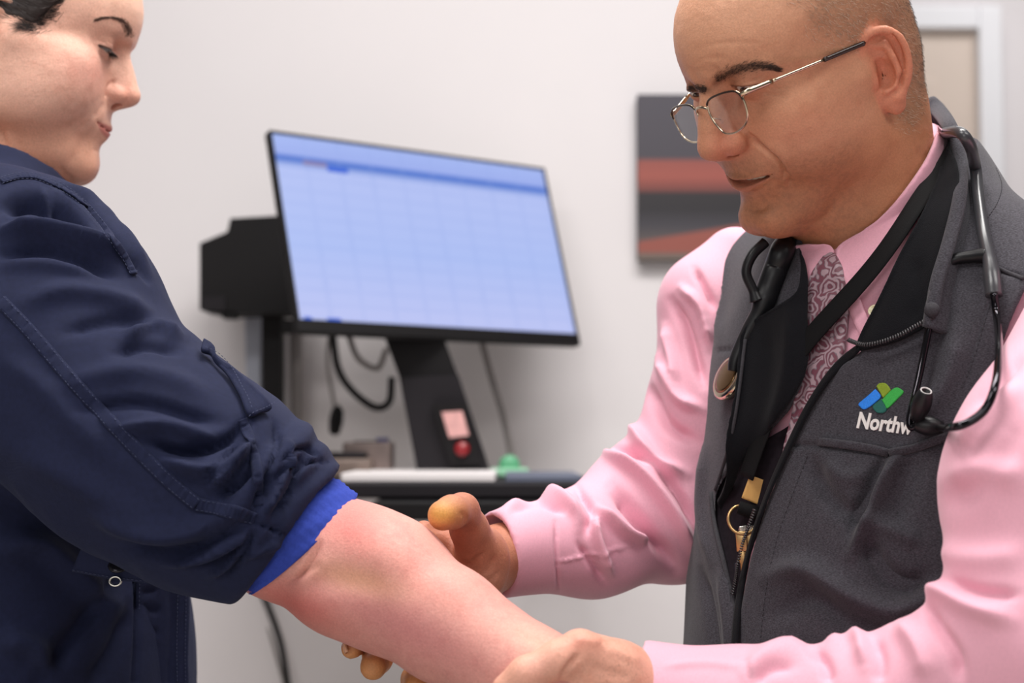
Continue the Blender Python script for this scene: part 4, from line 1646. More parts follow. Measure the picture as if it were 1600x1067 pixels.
V, F = slab([(1172, 742), (1205, 754), (1194, 792), (1159, 778)], d0 - 0.004, 0.002)
new_mesh('tag', V, F, material('tan_tag', srgb(206, 160, 92), rough=0.6, noise=(80, 0.1)), lany)
V, F = tube(np.array([at(1154, 792, d0 - 0.004), at(1176, 800, d0 - 0.005), at(1200, 808, d0 - 0.004)]), [0.0055, 0.006, 0.0055], 14)
new_mesh('clip', V, F, black_mat, lany)
brass = material('brass_key', srgb(196, 160, 110), rough=0.3, metal=0.9)
steel = material('steel_key', srgb(200, 196, 188), rough=0.25, metal=0.95)
ringc = at(1160, 812, d0 - 0.004)
t_ = np.linspace(0, 2 * math.pi, 33)
V, F = tube(np.stack([ringc[0] + 0.0115 * np.cos(t_), ringc[1] + 0.004 * np.sin(t_), ringc[2] + 0.0115 * np.sin(t_)], 1), 0.0013, 8, False)
new_mesh('key_ring', V, F, brass, lany)
for i, (a, b, mt_) in enumerate((((1163, 828), (1166, 872), steel), ((1168, 832), (1158, 880), brass), ((1160, 830), (1180, 826), steel), ((1158, 834), (1162, 900), brass))):
    a3, b3 = at(*a, d0 - 0.003 - 0.0015 * i), at(*b, d0 - 0.004 - 0.0015 * i)
    ax3 = (b3 - a3) / np.linalg.norm(b3 - a3)
    R_ = axes_from(z=ax3, x=(0.3, 1, 0.2))
    Ln = np.linalg.norm(b3 - a3)
    parts = [box((-0.0008, -0.0045, -0.002), (0.0008, 0.0045, Ln * 0.42), 0.0006, (R_, a3)), box((-0.0007, -0.002, Ln * 0.4), (0.0007, 0.0018, Ln), 0.0004, (R_, a3))]
    for k in range(4):
        parts.append(box((-0.0007, 0.0016, Ln * (0.5 + 0.12 * k)), (0.0007, 0.0030, Ln * (0.55 + 0.12 * k)), 0, (R_, a3)))
    V, F = join(parts)
    new_mesh('key', V, F, mt_, lany)
V, F = box((-0.012, -0.002, -0.018), (0.012, 0.002, 0.018), 0.001, (axes_from(z=(0.1, 0, 1), x=(1, 0.3, 0)), at(1166, 915, d0 + 0.004)))
new_mesh('badge', V, F, material('dark_badge', srgb(40, 40, 48), rough=0.3), lany)

# ---- stethoscope round the neck
steth_mat = material('stethoscope_rubber', srgb(58, 58, 62), rough=0.30, spec=0.6)
tube_mat = material('black_chrome', srgb(46, 44, 48), rough=0.12, metal=0.9)
tip_mat = material('soft_black_eartip', srgb(20, 20, 23), rough=0.4, spec=0.35)
st = thing('stethoscope', 'black stethoscope draped around the man\'s neck over the vest collar', 'stethoscope', hit(all_cloth, 1535, 380)[0])


sleeved = bvh_of(np.concatenate([shirt_parts[0][0], vV]), np.concatenate([shirt_parts[0][1], vQ + len(shirt_parts[0][0])]))


def dvest(x, y, off):
    return proj(hit(sleeved, x, y)[0][None])[2][0] - off


def free_path(pts, n=8):
    return spline(np.array([at(x, y, d) for x, y, d in pts]), n)


c_d = dvest(1530, 330, 0.016)
P_ = free_path([(1240, 372, 1.44), (1330, 300, 1.52), (1440, 225, 1.47), (1490, 206, c_d + 0.03), (1514, 224, c_d + 0.004), (1524, 262, dvest(1530, 280, 0.007)), (1529, 310, dvest(1529, 310, 0.008)), (1537, 365, dvest(1537, 365, 0.008)), (1546, 405, dvest(1546, 405, 0.009)), (1551, 440, dvest(1551, 440, 0.009)), (1553, 462, dvest(1553, 462, 0.009))])
n_p = len(P_)
V, F = tube(P_, np.interp(np.linspace(0, 1, n_p), [0, 0.6, 0.75, 0.8, 0.86, 1.0], [0.0048, 0.0048, 0.0050, 0.0052, 0.0066, 0.0064]), 16)
new_mesh('tubing', V, F, steth_mat, st)
# yoke: short web to the second binaural
P_ = free_path([(x_, y_, dvest(x_, y_, o_)) for x_, y_, o_ in ((1543, 398, 0.008), (1520, 400, 0.006), (1490, 406, 0.005), (1472, 428, 0.006), (1464, 455, 0.008), (1458, 480, 0.010))])
V, F = tube(P_, np.interp(np.linspace(0, 1, len(P_)), [0, 0.3, 1], [0.006, 0.0045, 0.0044]), 12)
new_mesh('yoke', V, F, tip_mat, st)
e_d = dvest(1500, 640, 0.014)
dmin = lambda x_, y_, o_: min(dvest(x_ + i_, y_ + j_, o_) for i_ in (-14, 0, 14) for j_ in (-10, 0, 10))
P_ = free_path([(x_, y_, dmin(x_, y_, o_)) for x_, y_, o_ in ((1553, 458, 0.009), (1558, 500, 0.009), (1561, 550, 0.008), (1556, 600, 0.008), (1540, 640, 0.008))] + [(1512, 661, dmin(1518, 655, 0.008)), (1487, 668, dmin(1498, 664, 0.006)), (1470, 668, dvest(1470, 668, 0.018)), (1458, 668, dvest(1458, 668, 0.014))], 10)
for _ in range(14):
    P_[1:-1] = 0.5 * P_[1:-1] + 0.25 * (P_[:-2] + P_[2:])
V, F = tube(P_, 0.0029, 14)
new_mesh('binaural', V, F, tube_mat, st)
f_d = dvest(1430, 640, 0.012)
P_ = free_path([(1458, 478, dvest(1458, 478, 0.010)), (1450, 520, dvest(1450, 520, 0.008)), (1440, 570, dvest(1440, 570, 0.010)), (1429, 620, f_d), (1421, 655, f_d - 0.002), (1424, 668, f_d - 0.004), (1433, 662, f_d - 0.006), (1438, 646, f_d - 0.008)], 10)
V, F = tube(P_, 0.0027, 14)
new_mesh('binaural', V, F, tube_mat, st)


def ear_tip(a, b, hole):
    z_ = (b - a) / np.linalg.norm(b - a)
    Ln = np.linalg.norm(b - a)
    R_ = axes_from(z=z_, x=(1, 0.2, 0))
    pr = [(0.0001, 0), (0.0042, 0.0), (0.0058, Ln * 0.18), (0.0074, Ln * 0.42), (0.0074, Ln * 0.62), (0.0062, Ln * 0.85), (0.0050, Ln), (0.0044, Ln + 0.0006), (0.0034, Ln), (0.0030, Ln - 0.004), (0.0001, Ln - 0.004)]
    o = new_mesh('ear_tip', *lathe(pr, 24, (R_, a)), tip_mat, st)
    if hole:
        t_ = np.linspace(0, 2 * math.pi, 25)
        ring = np.stack([0.0040 * np.cos(t_), 0.0040 * np.sin(t_), 0 * t_ + Ln], 1) @ R_.T + a
        new_mesh('ring', *tube(ring, 0.0007, 6, False), material('tip_rim', srgb(190, 186, 184), rough=0.4), o)


ear_tip(at(1431, 655, f_d - 0.007), at(1447, 611, f_d - 0.022), True)
ear_tip(at(1474, 668, dvest(1462, 668, 0.012)), at(1430, 663, dvest(1440, 664, 0.012)), False)
# the other end: tube below the chin, chest piece behind the folded lining
g_d = dvest(1205, 440, 0.012)
P_ = free_path([(1240, 372, 1.44), (1226, 385, g_d + 0.01), (1212, 420, g_d), (1200, 452, g_d), (1188, 484, g_d - 0.002), (1168, 520, g_d), (1150, 560, g_d), (1146, 580, g_d)])
V, F = tube(P_, np.interp(np.linspace(0, 1, len(P_)), [0, 0.15, 0.5, 0.6, 1], [0.005, 0.0105, 0.0105, 0.007, 0.005]), 14)
new_mesh('tubing', V, F, tip_mat, st)
P_ = free_path([(1196, 378, g_d - 0.004), (1176, 398, g_d - 0.006), (1166, 425, g_d - 0.006), (1176, 452, g_d - 0.006), (1182, 470, g_d - 0.006)])
V, F = tube(P_, np.interp(np.linspace(0, 1, len(P_)), [0, 0.8, 1], [0.0045, 0.0042, 0.0065]), 12)
new_mesh('tubing', V, F, tip_mat, st)
hd = dvest(1132, 600, 0.022)
R_ = axes_from(z=np.array([-0.80, -0.35, 0.35]), x=(0.3, 0, 1))
cp_mat = material('chestpiece_steel', srgb(196, 180, 160), rough=0.14, metal=1.0)
V, F = lathe([(0.0001, -0.009), (0.010, -0.0085), (0.0185, -0.004), (0.0205, 0.0), (0.0205, 0.003), (0.0185, 0.005), (0.0165, 0.0052), (0.0001, 0.0050)], 36, (R_, at(1142, 591, hd)))
new_mesh('chest_piece', V, F, cp_mat, st)
V, F = lathe([(0.0001, 0.0062), (0.012, 0.0060), (0.0158, 0.0052), (0.0150, 0.0045), (0.0001, 0.0045)], 30, (R_, at(1142, 591, hd)))
new_mesh('diaphragm', V, F, material('brass_diaphragm', srgb(120, 92, 62), rough=0.25, metal=0.9), st)
V, F = tube(np.array([at(1142, 591, hd) + R_ @ np.array([0, 0, -0.008]), at(1142, 590, hd + 0.004), at(1152, 578, hd + 0.002)]), 0.0042, 12)
new_mesh('stem', V, F, cp_mat, st)
stamp('stethoscope')

# ---- half-rim reading glasses low on the nose (built in head coordinates, millimetres)
gl = thing('eyeglasses', 'thin metal half-rim reading glasses low on the man\'s nose', 'glasses', MAN.w([0, 122, 0]))
gold = material('pale_gold_metal', srgb(206, 190, 164), rough=0.18, metal=1.0)
dkmetal = material('dark_metal', srgb(70, 58, 50), rough=0.25, metal=0.9)
lens_mat = bpy.data.materials.new('lens_glass')
lens_mat.use_nodes = True
_nt = lens_mat.node_tree
_nt.nodes.remove(_nt.nodes['Principled BSDF'])
_tr, _gs, _mx = (_nt.nodes.new(k) for k in ('ShaderNodeBsdfTransparent', 'ShaderNodeBsdfGlossy', 'ShaderNodeMixShader'))
_tr.inputs['Color'].default_value = (0.99, 0.99, 0.99, 1)
_gs.inputs['Roughness'].default_value = 0.03
_mx.inputs[0].default_value = 0.09
_nt.links.new(_tr.outputs[0], _mx.inputs[1])
_nt.links.new(_gs.outputs[0], _mx.inputs[2])
_nt.links.new(_mx.outputs[0], _nt.nodes['Material Output'].inputs['Surface'])
GLS = Pose(109.3, 25.8, -4.1, (0.1525, 1.222, 0.254))
half = [(-9, 3), (-11.5, 10), (-20, 13.5), (-38, 14.5), (-52, 13), (-57, 8), (-57.5, 0), (-55, -8), (-48, -14), (-34, -17.5), (-20, -16), (-13, -9), (-10, -3)]
half = spline(np.array(half + half[:1], float), 5)
for s in (1, -1):
    rim = np.stack([half[:, 0] * s, -0.0022 * half[:, 0] ** 2 * 0.6, half[:, 1]], 1)
    m_ = len(rim) - 1
    lowm = (half[:-1, 1] < 11)
    V, F = tube(GLS.w(rim), 0.00085, 8, False)
    fr = new_mesh('rim', V, F, gold, gl)
    c_ = rim[:-1].mean(0)
    c_[1] = -0.0022 * c_[0] ** 2 * 0.6
    Vl = np.vstack([rim[:-1] + [0, 0.7, 0], rim[:-1] - [0, 0.7, 0], c_ + [0, 0.7, 0], c_ - [0, 0.7, 0]])
    Fl = [(i, (i + 1) % m_, 2 * m_) for i in range(m_)] + [((i + 1) % m_ + m_, i + m_, 2 * m_ + 1) for i in range(m_)] + [(i, i + m_, (i + 1) % m_ + m_, (i + 1) % m_) for i in range(m_)]
    if s < 0:
        Fl = [f[::-1] for f in Fl]
    new_mesh('lens', GLS.w(Vl), Fl, lens_mat, gl, False)
    V, F = tube(GLS.w(rim[4:28] + [0, 0.5, 0]), 0.00085, 8)
    new_mesh('brow_bar', V, F, dkmetal, fr)
    pc = np.array([s * -9.5, -7, -6.0])
    V, F = lathe([(0.01, -0.9), (2.2, -0.7), (3.0, 0), (2.2, 0.7), (0.01, 0.9)], 16)
    R_ = axes_from(z=(s * 0.8, 0.4, 0.1), x=(0, 0.2, 1))
    new_mesh('nose_pad', GLS.w((V * np.array([1.35, 0.8, 1])) @ R_.T + pc), F, lens_mat, gl)
    V, F = tube(GLS.w(spline(np.array([[s * -10.0, 0, -2], [s * -10.5, -4, -4], pc]), 5)), 0.0005, 6)
    new_mesh('pad_arm', V, F, gold, gl)
    # temple arm from the hinge back to the ear
    h0 = GLS.w([s * -57.5, -3.5, 9])
    h1 = GLS.w([s * -60.5, -9, 9.5])
    e0 = MAN.w([s * -76.5, 2, 25])
    e1 = MAN.w([s * -74, -7, 26])
    e2 = MAN.w([s * -66, -14, 18])
    side = MAN.n(np.tile([s * -1.0, 0, 0], (60, 1)))
    line = np.stack([h1 + (e0 - h1) * t__ for t__ in np.linspace(0, 1, 30)])
    new_mesh('hinge', *tube(np.vstack([h0, h1, line[1:7]]), 0.0021, 10, True, (side, 0.6)), gold, gl)
    new_mesh('temple', *tube(line[6:20], 0.0014, 10, True, (side, 0.7)), gold, gl)
    tipc = spline(np.vstack([line[19:30:5], e0, e1]), 5)
    new_mesh('temple_tip', *tube(tipc, 0.0020, 10, True, (side, 0.7)), material('dark_plastic', srgb(52, 38, 34), rough=0.2), gl)
br_ = np.array([[-9.5, 0, 6], [-5, 1.5, 8.5], [0, 2, 9.2], [5, 1.5, 8.5], [9.5, 0, 6]])
V, F = tube(GLS.w(spline(br_, 6)), 0.0011, 8)
new_mesh('bridge', V, F, gold, gl)
stamp('glasses')

# ================================================================= woman: jacket, arm
navy = material('navy_cotton_twill', srgb(26, 31, 58), rough=0.82, spec=0.2, noise=(260, 0.12), bump=[(1800, 0.00012)], weave=(1100, 0.00006), sheen=(0.06, 0.4, (0.6, 0.65, 0.9)))
navy_seam = navy
thread = material('navy_thread', srgb(56, 62, 92), rough=0.7)
royal = material('royal_blue_rib_knit', srgb(50, 68, 158), rough=0.9, spec=0.2, noise=(500, 0.1))

W_SH = at(-50, 455, 1.30)
W_EL = at(452, 818, 1.215)
W_WR = at(868, 1052, 1.125)
arm_ax = (at(560, 905, 1.222) - at(440, 815, 1.218))
arm_ax /= np.linalg.norm(arm_ax)
cuff_c = at(442, 824, 1.215)


def w_torso(P):
    yaw = math.radians(-82)
    r = np.array([math.cos(yaw), math.sin(yaw), 0]); f = np.array([-math.sin(yaw), math.cos(yaw), 0])
    R = np.stack([r, f, np.array([0, 0, 1.0])], 1)
    c = WOM.t.copy()
    d = ell(P, (c[0] - 0.07, c[1] + 0.0, c[2] - 0.34), (0.215, 0.165, 0.22), R)
    d = smin(d, ell(P, (c[0] - 0.03, c[1], c[2] - 0.60), (0.21, 0.20, 0.34), R), 0.08)
    sh = at(-10, 395, 1.33)
    d = smin(d, cap(P, sh, (c[0] - 0.05, c[1], c[2] - 0.20), 0.075, 0.075), 0.05)
    d = smin(d, cap(P, (c[0] - 0.05, c[1], c[2] - 0.20), (c[0] - 0.12, c[1] + 0.17, c[2] - 0.24), 0.075, 0.07), 0.05)
    d = smin(d, cap(P, at(-25, 300, 1.45), at(-35, 420, 1.45), 0.075, 0.085), 0.04)
    return d


sl_pts = [W_SH, at(80, 570, 1.275), at(212, 690, 1.245), at(345, 772, 1.225), cuff_c + arm_ax * 0.02]
sl_rs = [0.090, 0.084, 0.081, 0.071, 0.056]


def w_sleeve(P):
    d = chain(P, sl_pts, sl_rs, 0.05)
    return d


def cuff_plane(P):
    return (P - cuff_c.astype(np.float32)) @ arm_ax.astype(np.float32)


def jacket_sdf(P):
    d = w_sleeve(P)
    d = smin(d, ball(P, at(66, 398, 1.31), 0.064), 0.035)
    d = smin(d, ball(P, at(128, 472, 1.28), 0.061), 0.035)
    # rolled cuff: three uneven turns
    s = cuff_plane(P)
    q = P - cuff_c.astype(np.float32)
    rho = np.sqrt(np.maximum((q ** 2).sum(1) - s * s, 0))
    wob = (0.0035 * np.sin(q[:, 0] * 60 + q[:, 2] * 45) + 0.002 * np.sin(q[:, 2] * 110 - q[:, 1] * 80)).astype(np.float32)
    for ss_, R_, r_ in ((-0.001, 0.0575, 0.0080), (-0.016, 0.0610, 0.0100), (-0.035, 0.0655, 0.0115)):
        d = smin(d, np.sqrt((rho - R_) ** 2 + (s - ss_ + wob) ** 2) - r_, 0.004)
    d = smax(d, s - 0.007, 0.004)
    hole = smax(rho - 0.0545, -(s + 0.03), 0.004)
    d = smax(d, -hole, 0.004)
    d = smin(d, w_torso(P), 0.022)
    # neck opening
    d = smax(d, -cap(P, at(10, 200, 1.46), at(-20, 330, 1.455), 0.066, 0.058), 0.01)
    return d


lo, hi = at(-520, 1090, 1.3), at(560, 220, 1.3)
V, Q = mesh_sdf(jacket_sdf, (lo[0], 1.08, lo[2] - 0.10), (hi[0], 1.72, hi[2] + 0.06), 0.0030)
N = normals(V, Q)
V = V + N * (0.0016 * vnoise(V, 0.05, 2) + 0.0008 * vnoise(V, 0.018, 4))[:, None]
jf = [
    # shoulder head: folds fanning out from the armhole
    ([(5, 322), (45, 312), (80, 322), (110, 348)], 17, -0.016),
    ([(85, 308), (108, 330), (135, 362)], 11, -0.010),
    ([(62, 296), (80, 318), (100, 342)], 8, 0.006),
    ([(0, 362), (60, 362), (130, 378), (190, 398)], 12, 0.011),
    ([(0, 395), (70, 392), (130, 408), (190, 432)], 14, -0.008),
    ([(0, 415), (80, 412), (150, 430)], 14, 0.004),
    ([(85, 288), (120, 300), (160, 345), (205, 405), (232, 440)], 5, -0.005),
    ([(105, 284), (150, 310), (195, 365), (235, 430)], 8, 0.004),
    # sleeve wrinkles
    ([(40, 470), (110, 455), (190, 470), (240, 500)], 18, 0.005),
    ([(100, 520), (180, 500), (250, 510)], 13, -0.005),
    ([(190, 530), (240, 510), (285, 530)], 11, 0.006),
    ([(180, 555), (230, 540), (280, 550)], 10, -0.005),
    ([(100, 600), (190, 580), (260, 590), (330, 620)], 20, 0.004),
    ([(120, 640), (220, 630), (300, 650), (350, 660)], 13, -0.005),
    ([(180, 670), (260, 665), (340, 690)], 12, 0.006),
    ([(230, 690), (290, 705), (350, 690), (385, 660)], 11, -0.009),
    ([(260, 720), (320, 735), (370, 715), (392, 690)], 11, 0.008),
    ([(330, 760), (360, 735), (385, 700)], 8, 0.009),
    ([(320, 745), (345, 725), (375, 690)], 6, -0.006),
    ([(345, 775), (372, 755), (392, 730)], 6, -0.007),
    ([(0, 560), (60, 600), (120, 660), (180, 720)], 26, 0.003),
    ([(20, 700), (110, 745), (200, 800), (280, 850)], 28, 0.005),
    ([(140, 800), (220, 830), (300, 830), (360, 800)], 18, 0.006),
    ([(180, 850), (250, 862), (320, 850), (385, 815)], 12, -0.006),
    ([(255, 880), (310, 872), (360, 850), (395, 820)], 9, 0.005),
    ([(300, 885), (335, 875), (380, 845)], 5, -0.005),
    ([(325, 900), (360, 880), (392, 840)], 7, 0.004),
    # rolled cuff creases
    ([(398, 790), (420, 745), (432, 690), (430, 660)], 6, -0.006),
    ([(412, 806), (442, 752), (456, 705), (452, 690)], 5, 0.005),
    ([(425, 810), (455, 765), (470, 715)], 4, -0.006),
    ([(440, 720), (470, 700), (500, 712)], 4, -0.004),
    ([(455, 740), (480, 722), (512, 722)], 3.5, -0.004),
    ([(395, 815), (420, 825), (452, 838)], 3, -0.004),
    ([(385, 870), (410, 860), (440, 850)], 6, 0.003),
    ([(345, 905), (372, 880), (396, 830)], 5, -0.005),
    # torso
    ([(0, 860), (60, 850), (120, 900), (190, 960)], 24, 0.010),
    ([(60, 1067), (110, 1000), (170, 920), (200, 900)], 20, -0.008),
    ([(0, 1000), (50, 1010), (90, 1060)], 22, 0.008),
    ([(140, 1067), (180, 1010), (200, 950)], 16, -0.006),
    ([(215, 905), (215, 990), (210, 1067)], 5, -0.004, False),
]
jf = [(f[0], f[1] * 0.78, f[2] * 1.45) + tuple(f[3:]) for f in jf]
V = fold(V, N, jf, face=-0.05)
jacket = new_mesh('jacket', V, Q, navy, woman)
jacket['label'] = 'navy cotton field jacket with rolled sleeve'
jb = bvh_of(V, Q)
stamp('jacket')


def welt(path, w, th, lift, name='seam', mat=None, st=True, parent=None):
    V, N = lay(path, jb, lift, 14, True, 4)
    o = new_mesh(name, *strip(V, N, w, th, 0.9), mat or navy_seam, parent or jacket)
    if st:
        p = spline(path, 6)
        t = np.gradient(p, axis=0)
        t /= np.linalg.norm(t, axis=1)[:, None]
        s = np.stack([-t[:, 1], t[:, 0]], 1) * (w / 2 * 0.8 * FPX / 1.24)
        for k in (1, -1):
            V, F = stitches((p + s * k)[::3], jb, lift + th * 1.1, 0.0022, 0.0013, 0.00028)
            q = new_mesh('stitching', V, F, thread, jacket)
            q['kind'] = 'stuff'
    return o


welt([(0, 470), (45, 516), (100, 580), (160, 646), (215, 704), (268, 755), (308, 788)], 0.0105, 0.0011, 0.0)
welt([(308, 788), (340, 795), (372, 802), (398, 812)], 0.0105, 0.0011, 0.0)
welt([(378, 655), (392, 690), (402, 735), (403, 790)], 0.008, 0.0012, 0.0, st=False)
welt([(88, 292), (112, 305), (138, 328), (166, 362), (190, 396), (208, 430)], 0.007, 0.0012, 0.001)
welt([(2, 285), (30, 278), (60, 280), (88, 292)], 0.006, 0.001, 0.001)
# sleeve tab held at the elbow, roll-up strap with snap below
fl = [(314, 542), (330, 552), (352, 572), (388, 606), (420, 640), (402, 650), (386, 655), (372, 622), (350, 585), (330, 566), (308, 560)]
V, F = patch(fl, jb, lambda x_, y_: 0.007 + 0.004 * math.exp(-((y_ - 560) / 30) ** 2), 0.003, 4, 8)
o = new_mesh('sleeve_tab', V, F, navy, jacket)
o['label'] = 'buttoned sleeve tab at the elbow'
V, F = stitches([(312, 562), (332, 572), (356, 598), (376, 632), (388, 654)], jb, 0.0125, 0.0022, 0.0013, 0.0003)
new_mesh('stitching', V, F, thread, jacket)['kind'] = 'stuff'
V, F = stitches([(386, 658), (402, 653), (420, 643)], jb, 0.0105, 0.0022, 0.0013, 0.0003)
new_mesh('stitching', V, F, thread, jacket)['kind'] = 'stuff'
dtab = 1.235
V, F = patch([(138, 838), (176, 856), (230, 872), (262, 884), (300, 888), (262, 908), (240, 912), (180, 906), (112, 893), (124, 862)], None, 0, 0.003, 4, 0, curved=False,
             depth=lambda x_, y_: dtab + 0.00018 * (y_ - 860) - 0.00010 * (x_ - 200))
tabo = new_mesh('roll_up_strap', V, F, navy, jacket)
tabo['label'] = 'roll-up sleeve strap hanging under the sleeve'
sb = bvh_of(V, F)
V, F = stitches([(114, 890), (180, 902), (240, 908)], sb, 0.0006, 0.0022, 0.0013, 0.0003)
new_mesh('stitching', V, F, thread, jacket)['kind'] = 'stuff'
bp = at(184, 884, dtab - 0.004)
snap = material('dark_snap_button', srgb(48, 46, 52), rough=0.2, metal=0.6)
V, F = lathe([(0.0001, 0.002), (0.005, 0.0016), (0.0078, 0.0004), (0.0072, -0.0016), (0.0001, -0.002)], 22, (axes_from(z=(0.1, -0.55, 0.85), x=(1, 0, 0)), bp))
new_mesh('button', V, F, snap, jacket)
t_ = np.linspace(0, 2 * math.pi, 25)
bp = at(180, 908, dtab + 0.006)
V, F = tube(np.stack([bp[0] + 0.0046 * np.cos(t_), bp[1] + 0 * t_, bp[2] + 0.0036 * np.sin(t_)], 1), 0.0009, 8, False)
new_mesh('snap_ring', V, F, material('steel_ring', srgb(200, 198, 192), rough=0.25, metal=1), jacket)
# front edge of the jacket
fd = proj(hit(jb, 240, 985)[0][None])[2][0]
V, F = patch([(214, 900), (296, 892), (296, 960), (294, 1030), (296, 1110), (206, 1110), (212, 1000)], None, 0, 0.004, 5, 0, curved=False,
             depth=lambda x_, y_: fd - 0.010 + 0.00040 * max(0, x_ - 215),
             strokes=[([(222, 925), (245, 922)], 4, -0.003), ([(220, 950), (250, 955)], 5, -0.003), ([(218, 985), (245, 990)], 5, -0.003), ([(216, 1012), (242, 1012)], 4, -0.003), ([(268, 900), (270, 980), (266, 1067)], 6, -0.003, False)])
pl = new_mesh('front_placket', V, F, navy, jacket)
pb = bvh_of(V, F)
for xx in (218, 278, 291):
    V, F = stitches([(xx, 905), (xx - 1, 960), (xx - 2, 1020), (xx - 1, 1075)], pb, 0.0005, 0.0022, 0.0013, 0.0003)
    new_mesh('stitching', V, F, thread, jacket)['kind'] = 'stuff'
V, F = lathe([(0.0001, 0.0022), (0.0065, 0.0018), (0.008, 0.0004), (0.0075, -0.001), (0.0001, -0.0012)], 22, (axes_from(z=(0.2, -1, 0.1), x=(1, 0, 0)), hit(pb, 228, 1072, 0.001)[0]))
new_mesh('button', V, F, snap, jacket)

# ---- blue knit cuff of the shirt below
q0 = cuff_c + arm_ax * 0.0
R_ = axes_from(z=arm_ax, x=(0, 1, 0.3))
th = np.linspace(0, 2 * math.pi, 181)[:-1]
rows = []
for i, (s_, r_) in enumerate(((-0.02, 0.052), (0.004, 0.0540), (0.008, 0.0553), (0.0105, 0.0546), (0.0130, 0.0555), (0.0155, 0.0548), (0.0180, 0.0556), (0.0205, 0.0549), (0.0230, 0.0556), (0.0255, 0.0549), (0.0275, 0.0553), (0.0285, 0.0540), (0.0278, 0.0525), (0.012, 0.052))):
    # the knit edge slants: longer at the top of the arm than below
    upz = (R_ @ np.stack([np.cos(th), np.sin(th), 0 * th]))[2]
    cmy = -(R_ @ np.stack([np.cos(th), np.sin(th), 0 * th]))[1]
    g_ = s_ if i == 0 else s_ * (0.52 + 0.45 * upz + 0.14 * cmy) + 0.006
    rr = r_ + 0.0004 * np.sin(th * 9 + s_ * 300) + 0.0002 * np.sin(th * 47)
    rows.append(np.stack([rr * np.cos(th), rr * np.sin(th), np.full_like(th, 0) + g_], 1) @ R_.T + q0)
nr, ns = len(rows), len(th)
F = [(i * ns + j, i * ns + (j + 1) % ns, (i + 1) * ns + (j + 1) % ns, (i + 1) * ns + j) for i in range(nr - 1) for j in range(ns)]
cuffo = new_mesh('shirt_cuff', np.concatenate(rows), F, royal, woman)
cuffo['label'] = 'royal blue ribbed shirt cuff'

# ================================================================= bare arm and hands
f_pts = [at(400, 792, 1.22), at(440, 836, 1.217), at(535, 882, 1.207), at(620, 928, 1.188), at(698, 976, 1.163), at(828, 1056, 1.12), at(880, 1088, 1.11)]
f_rs = [0.040, 0.0485, 0.0475, 0.0455, 0.0420, 0.0345, 0.032]



def w_forearm(P):
    d = chain(P, f_pts, f_rs, 0.010)
    d = smin(d, ell(P, at(604, 868, 1.190), (0.024, 0.028, 0.022)), 0.04)            # brachioradialis
    d = smin(d, ell(P, at(545, 938, 1.188), (0.028, 0.032, 0.020)), 0.03)           # flexor mass
    # hand beyond the grip
    d = smin(d, cap(P, f_pts[-1], at(930, 1128, 1.125), 0.030, 0.026), 0.02)
    d = smin(d, ell(P, at(960, 1150, 1.135), (0.046, 0.018, 0.030), axes_from(x=(0.8, 0.1, -0.6), y=(0, 1, 0.1))), 0.02)
    for k in range(4):
        a = at(1000 - 12 * k, 1160 + 20 * k, 1.135 + 0.006 * k)
        b = at(1050 - 12 * k, 1215 + 22 * k, 1.14 + 0.006 * k)
        c = at(1075 - 12 * k, 1270 + 20 * k, 1.15 + 0.006 * k)
        d = smin(d, chain(P, [a, b, c], [0.0095, 0.0088, 0.0078], 0.004), 0.006)
    d = smin(d, chain(P, [at(935, 1160, 1.11), at(955, 1210, 1.10), at(975, 1250, 1.105)], [0.012, 0.0105, 0.009], 0.004), 0.008)
    return d


lo, hi = bounds(f_pts + [at(1100, 1300, 1.12)], 0.075)
V, Q = mesh_sdf(w_forearm, lo, hi, 0.0022)
N = normals(V, Q)
V = fold(V, N, [
    ([(448, 912), (468, 898), (488, 872), (500, 846)], 3.2, -0.0042),
    ([(455, 910), (480, 892), (505, 880)], 4, -0.0016),
    ([(462, 915), (490, 898), (512, 872)], 9, 0.0022),
    ([(480, 905), (530, 905), (600, 915)], 24, -0.004),
    ([(560, 840), (640, 880), (740, 935)], 30, 0.0015),
    ([(800, 985), (830, 1000), (858, 1010)], 10, -0.0012),
])
px_, py_, pd_ = proj(V)
g2 = lambda cx, cy, rx, ry, a=0.0: np.exp(-((((px_ - cx) * math.cos(a) + (py_ - cy) * math.sin(a)) / rx) ** 2) - (((-(px_ - cx) * math.sin(a) + (py_ - cy) * math.cos(a)) / ry) ** 2))
tn = np.tile(np.array(srgb(216, 154, 142)), (len(V), 1))
mott = vnoise(V, 0.012, 3) * 0.5 + vnoise(V, 0.004, 5) * 0.5
tn = mixc(tn, srgb(196, 126, 118), 0.5 * ss(-0.2, 0.8, mott))
fine = vnoise(V, 0.0022, 11)
tn = mixc(tn, srgb(240, 190, 172), 0.14 * ss(0.1, 0.8, fine))
# flushed patches on the inside of the elbow and forearm: true colour of the skin
tn = mixc(tn, srgb(206, 108, 102), 0.75 * g2(548, 812, 60, 45, 0.5))
tn = mixc(tn, srgb(186, 92, 86), 0.8 * g2(465, 945, 95, 30, 0.45))
tn = mixc(tn, srgb(184, 112, 114), 0.7 * g2(640, 985, 150, 45, 0.5))
tn = mixc(tn, srgb(214, 158, 122), 0.6 * g2(560, 905, 70, 22, 0.25))
tn = mixc(tn, srgb(222, 174, 148), 0.5 * g2(840, 1005, 60, 22, 0.5))
tn = mixc(tn, srgb(224, 140, 128), 0.4 * g2(700, 920, 120, 30, 0.5))
armV, armQ, armT = V, Q, tn
stamp('forearm')


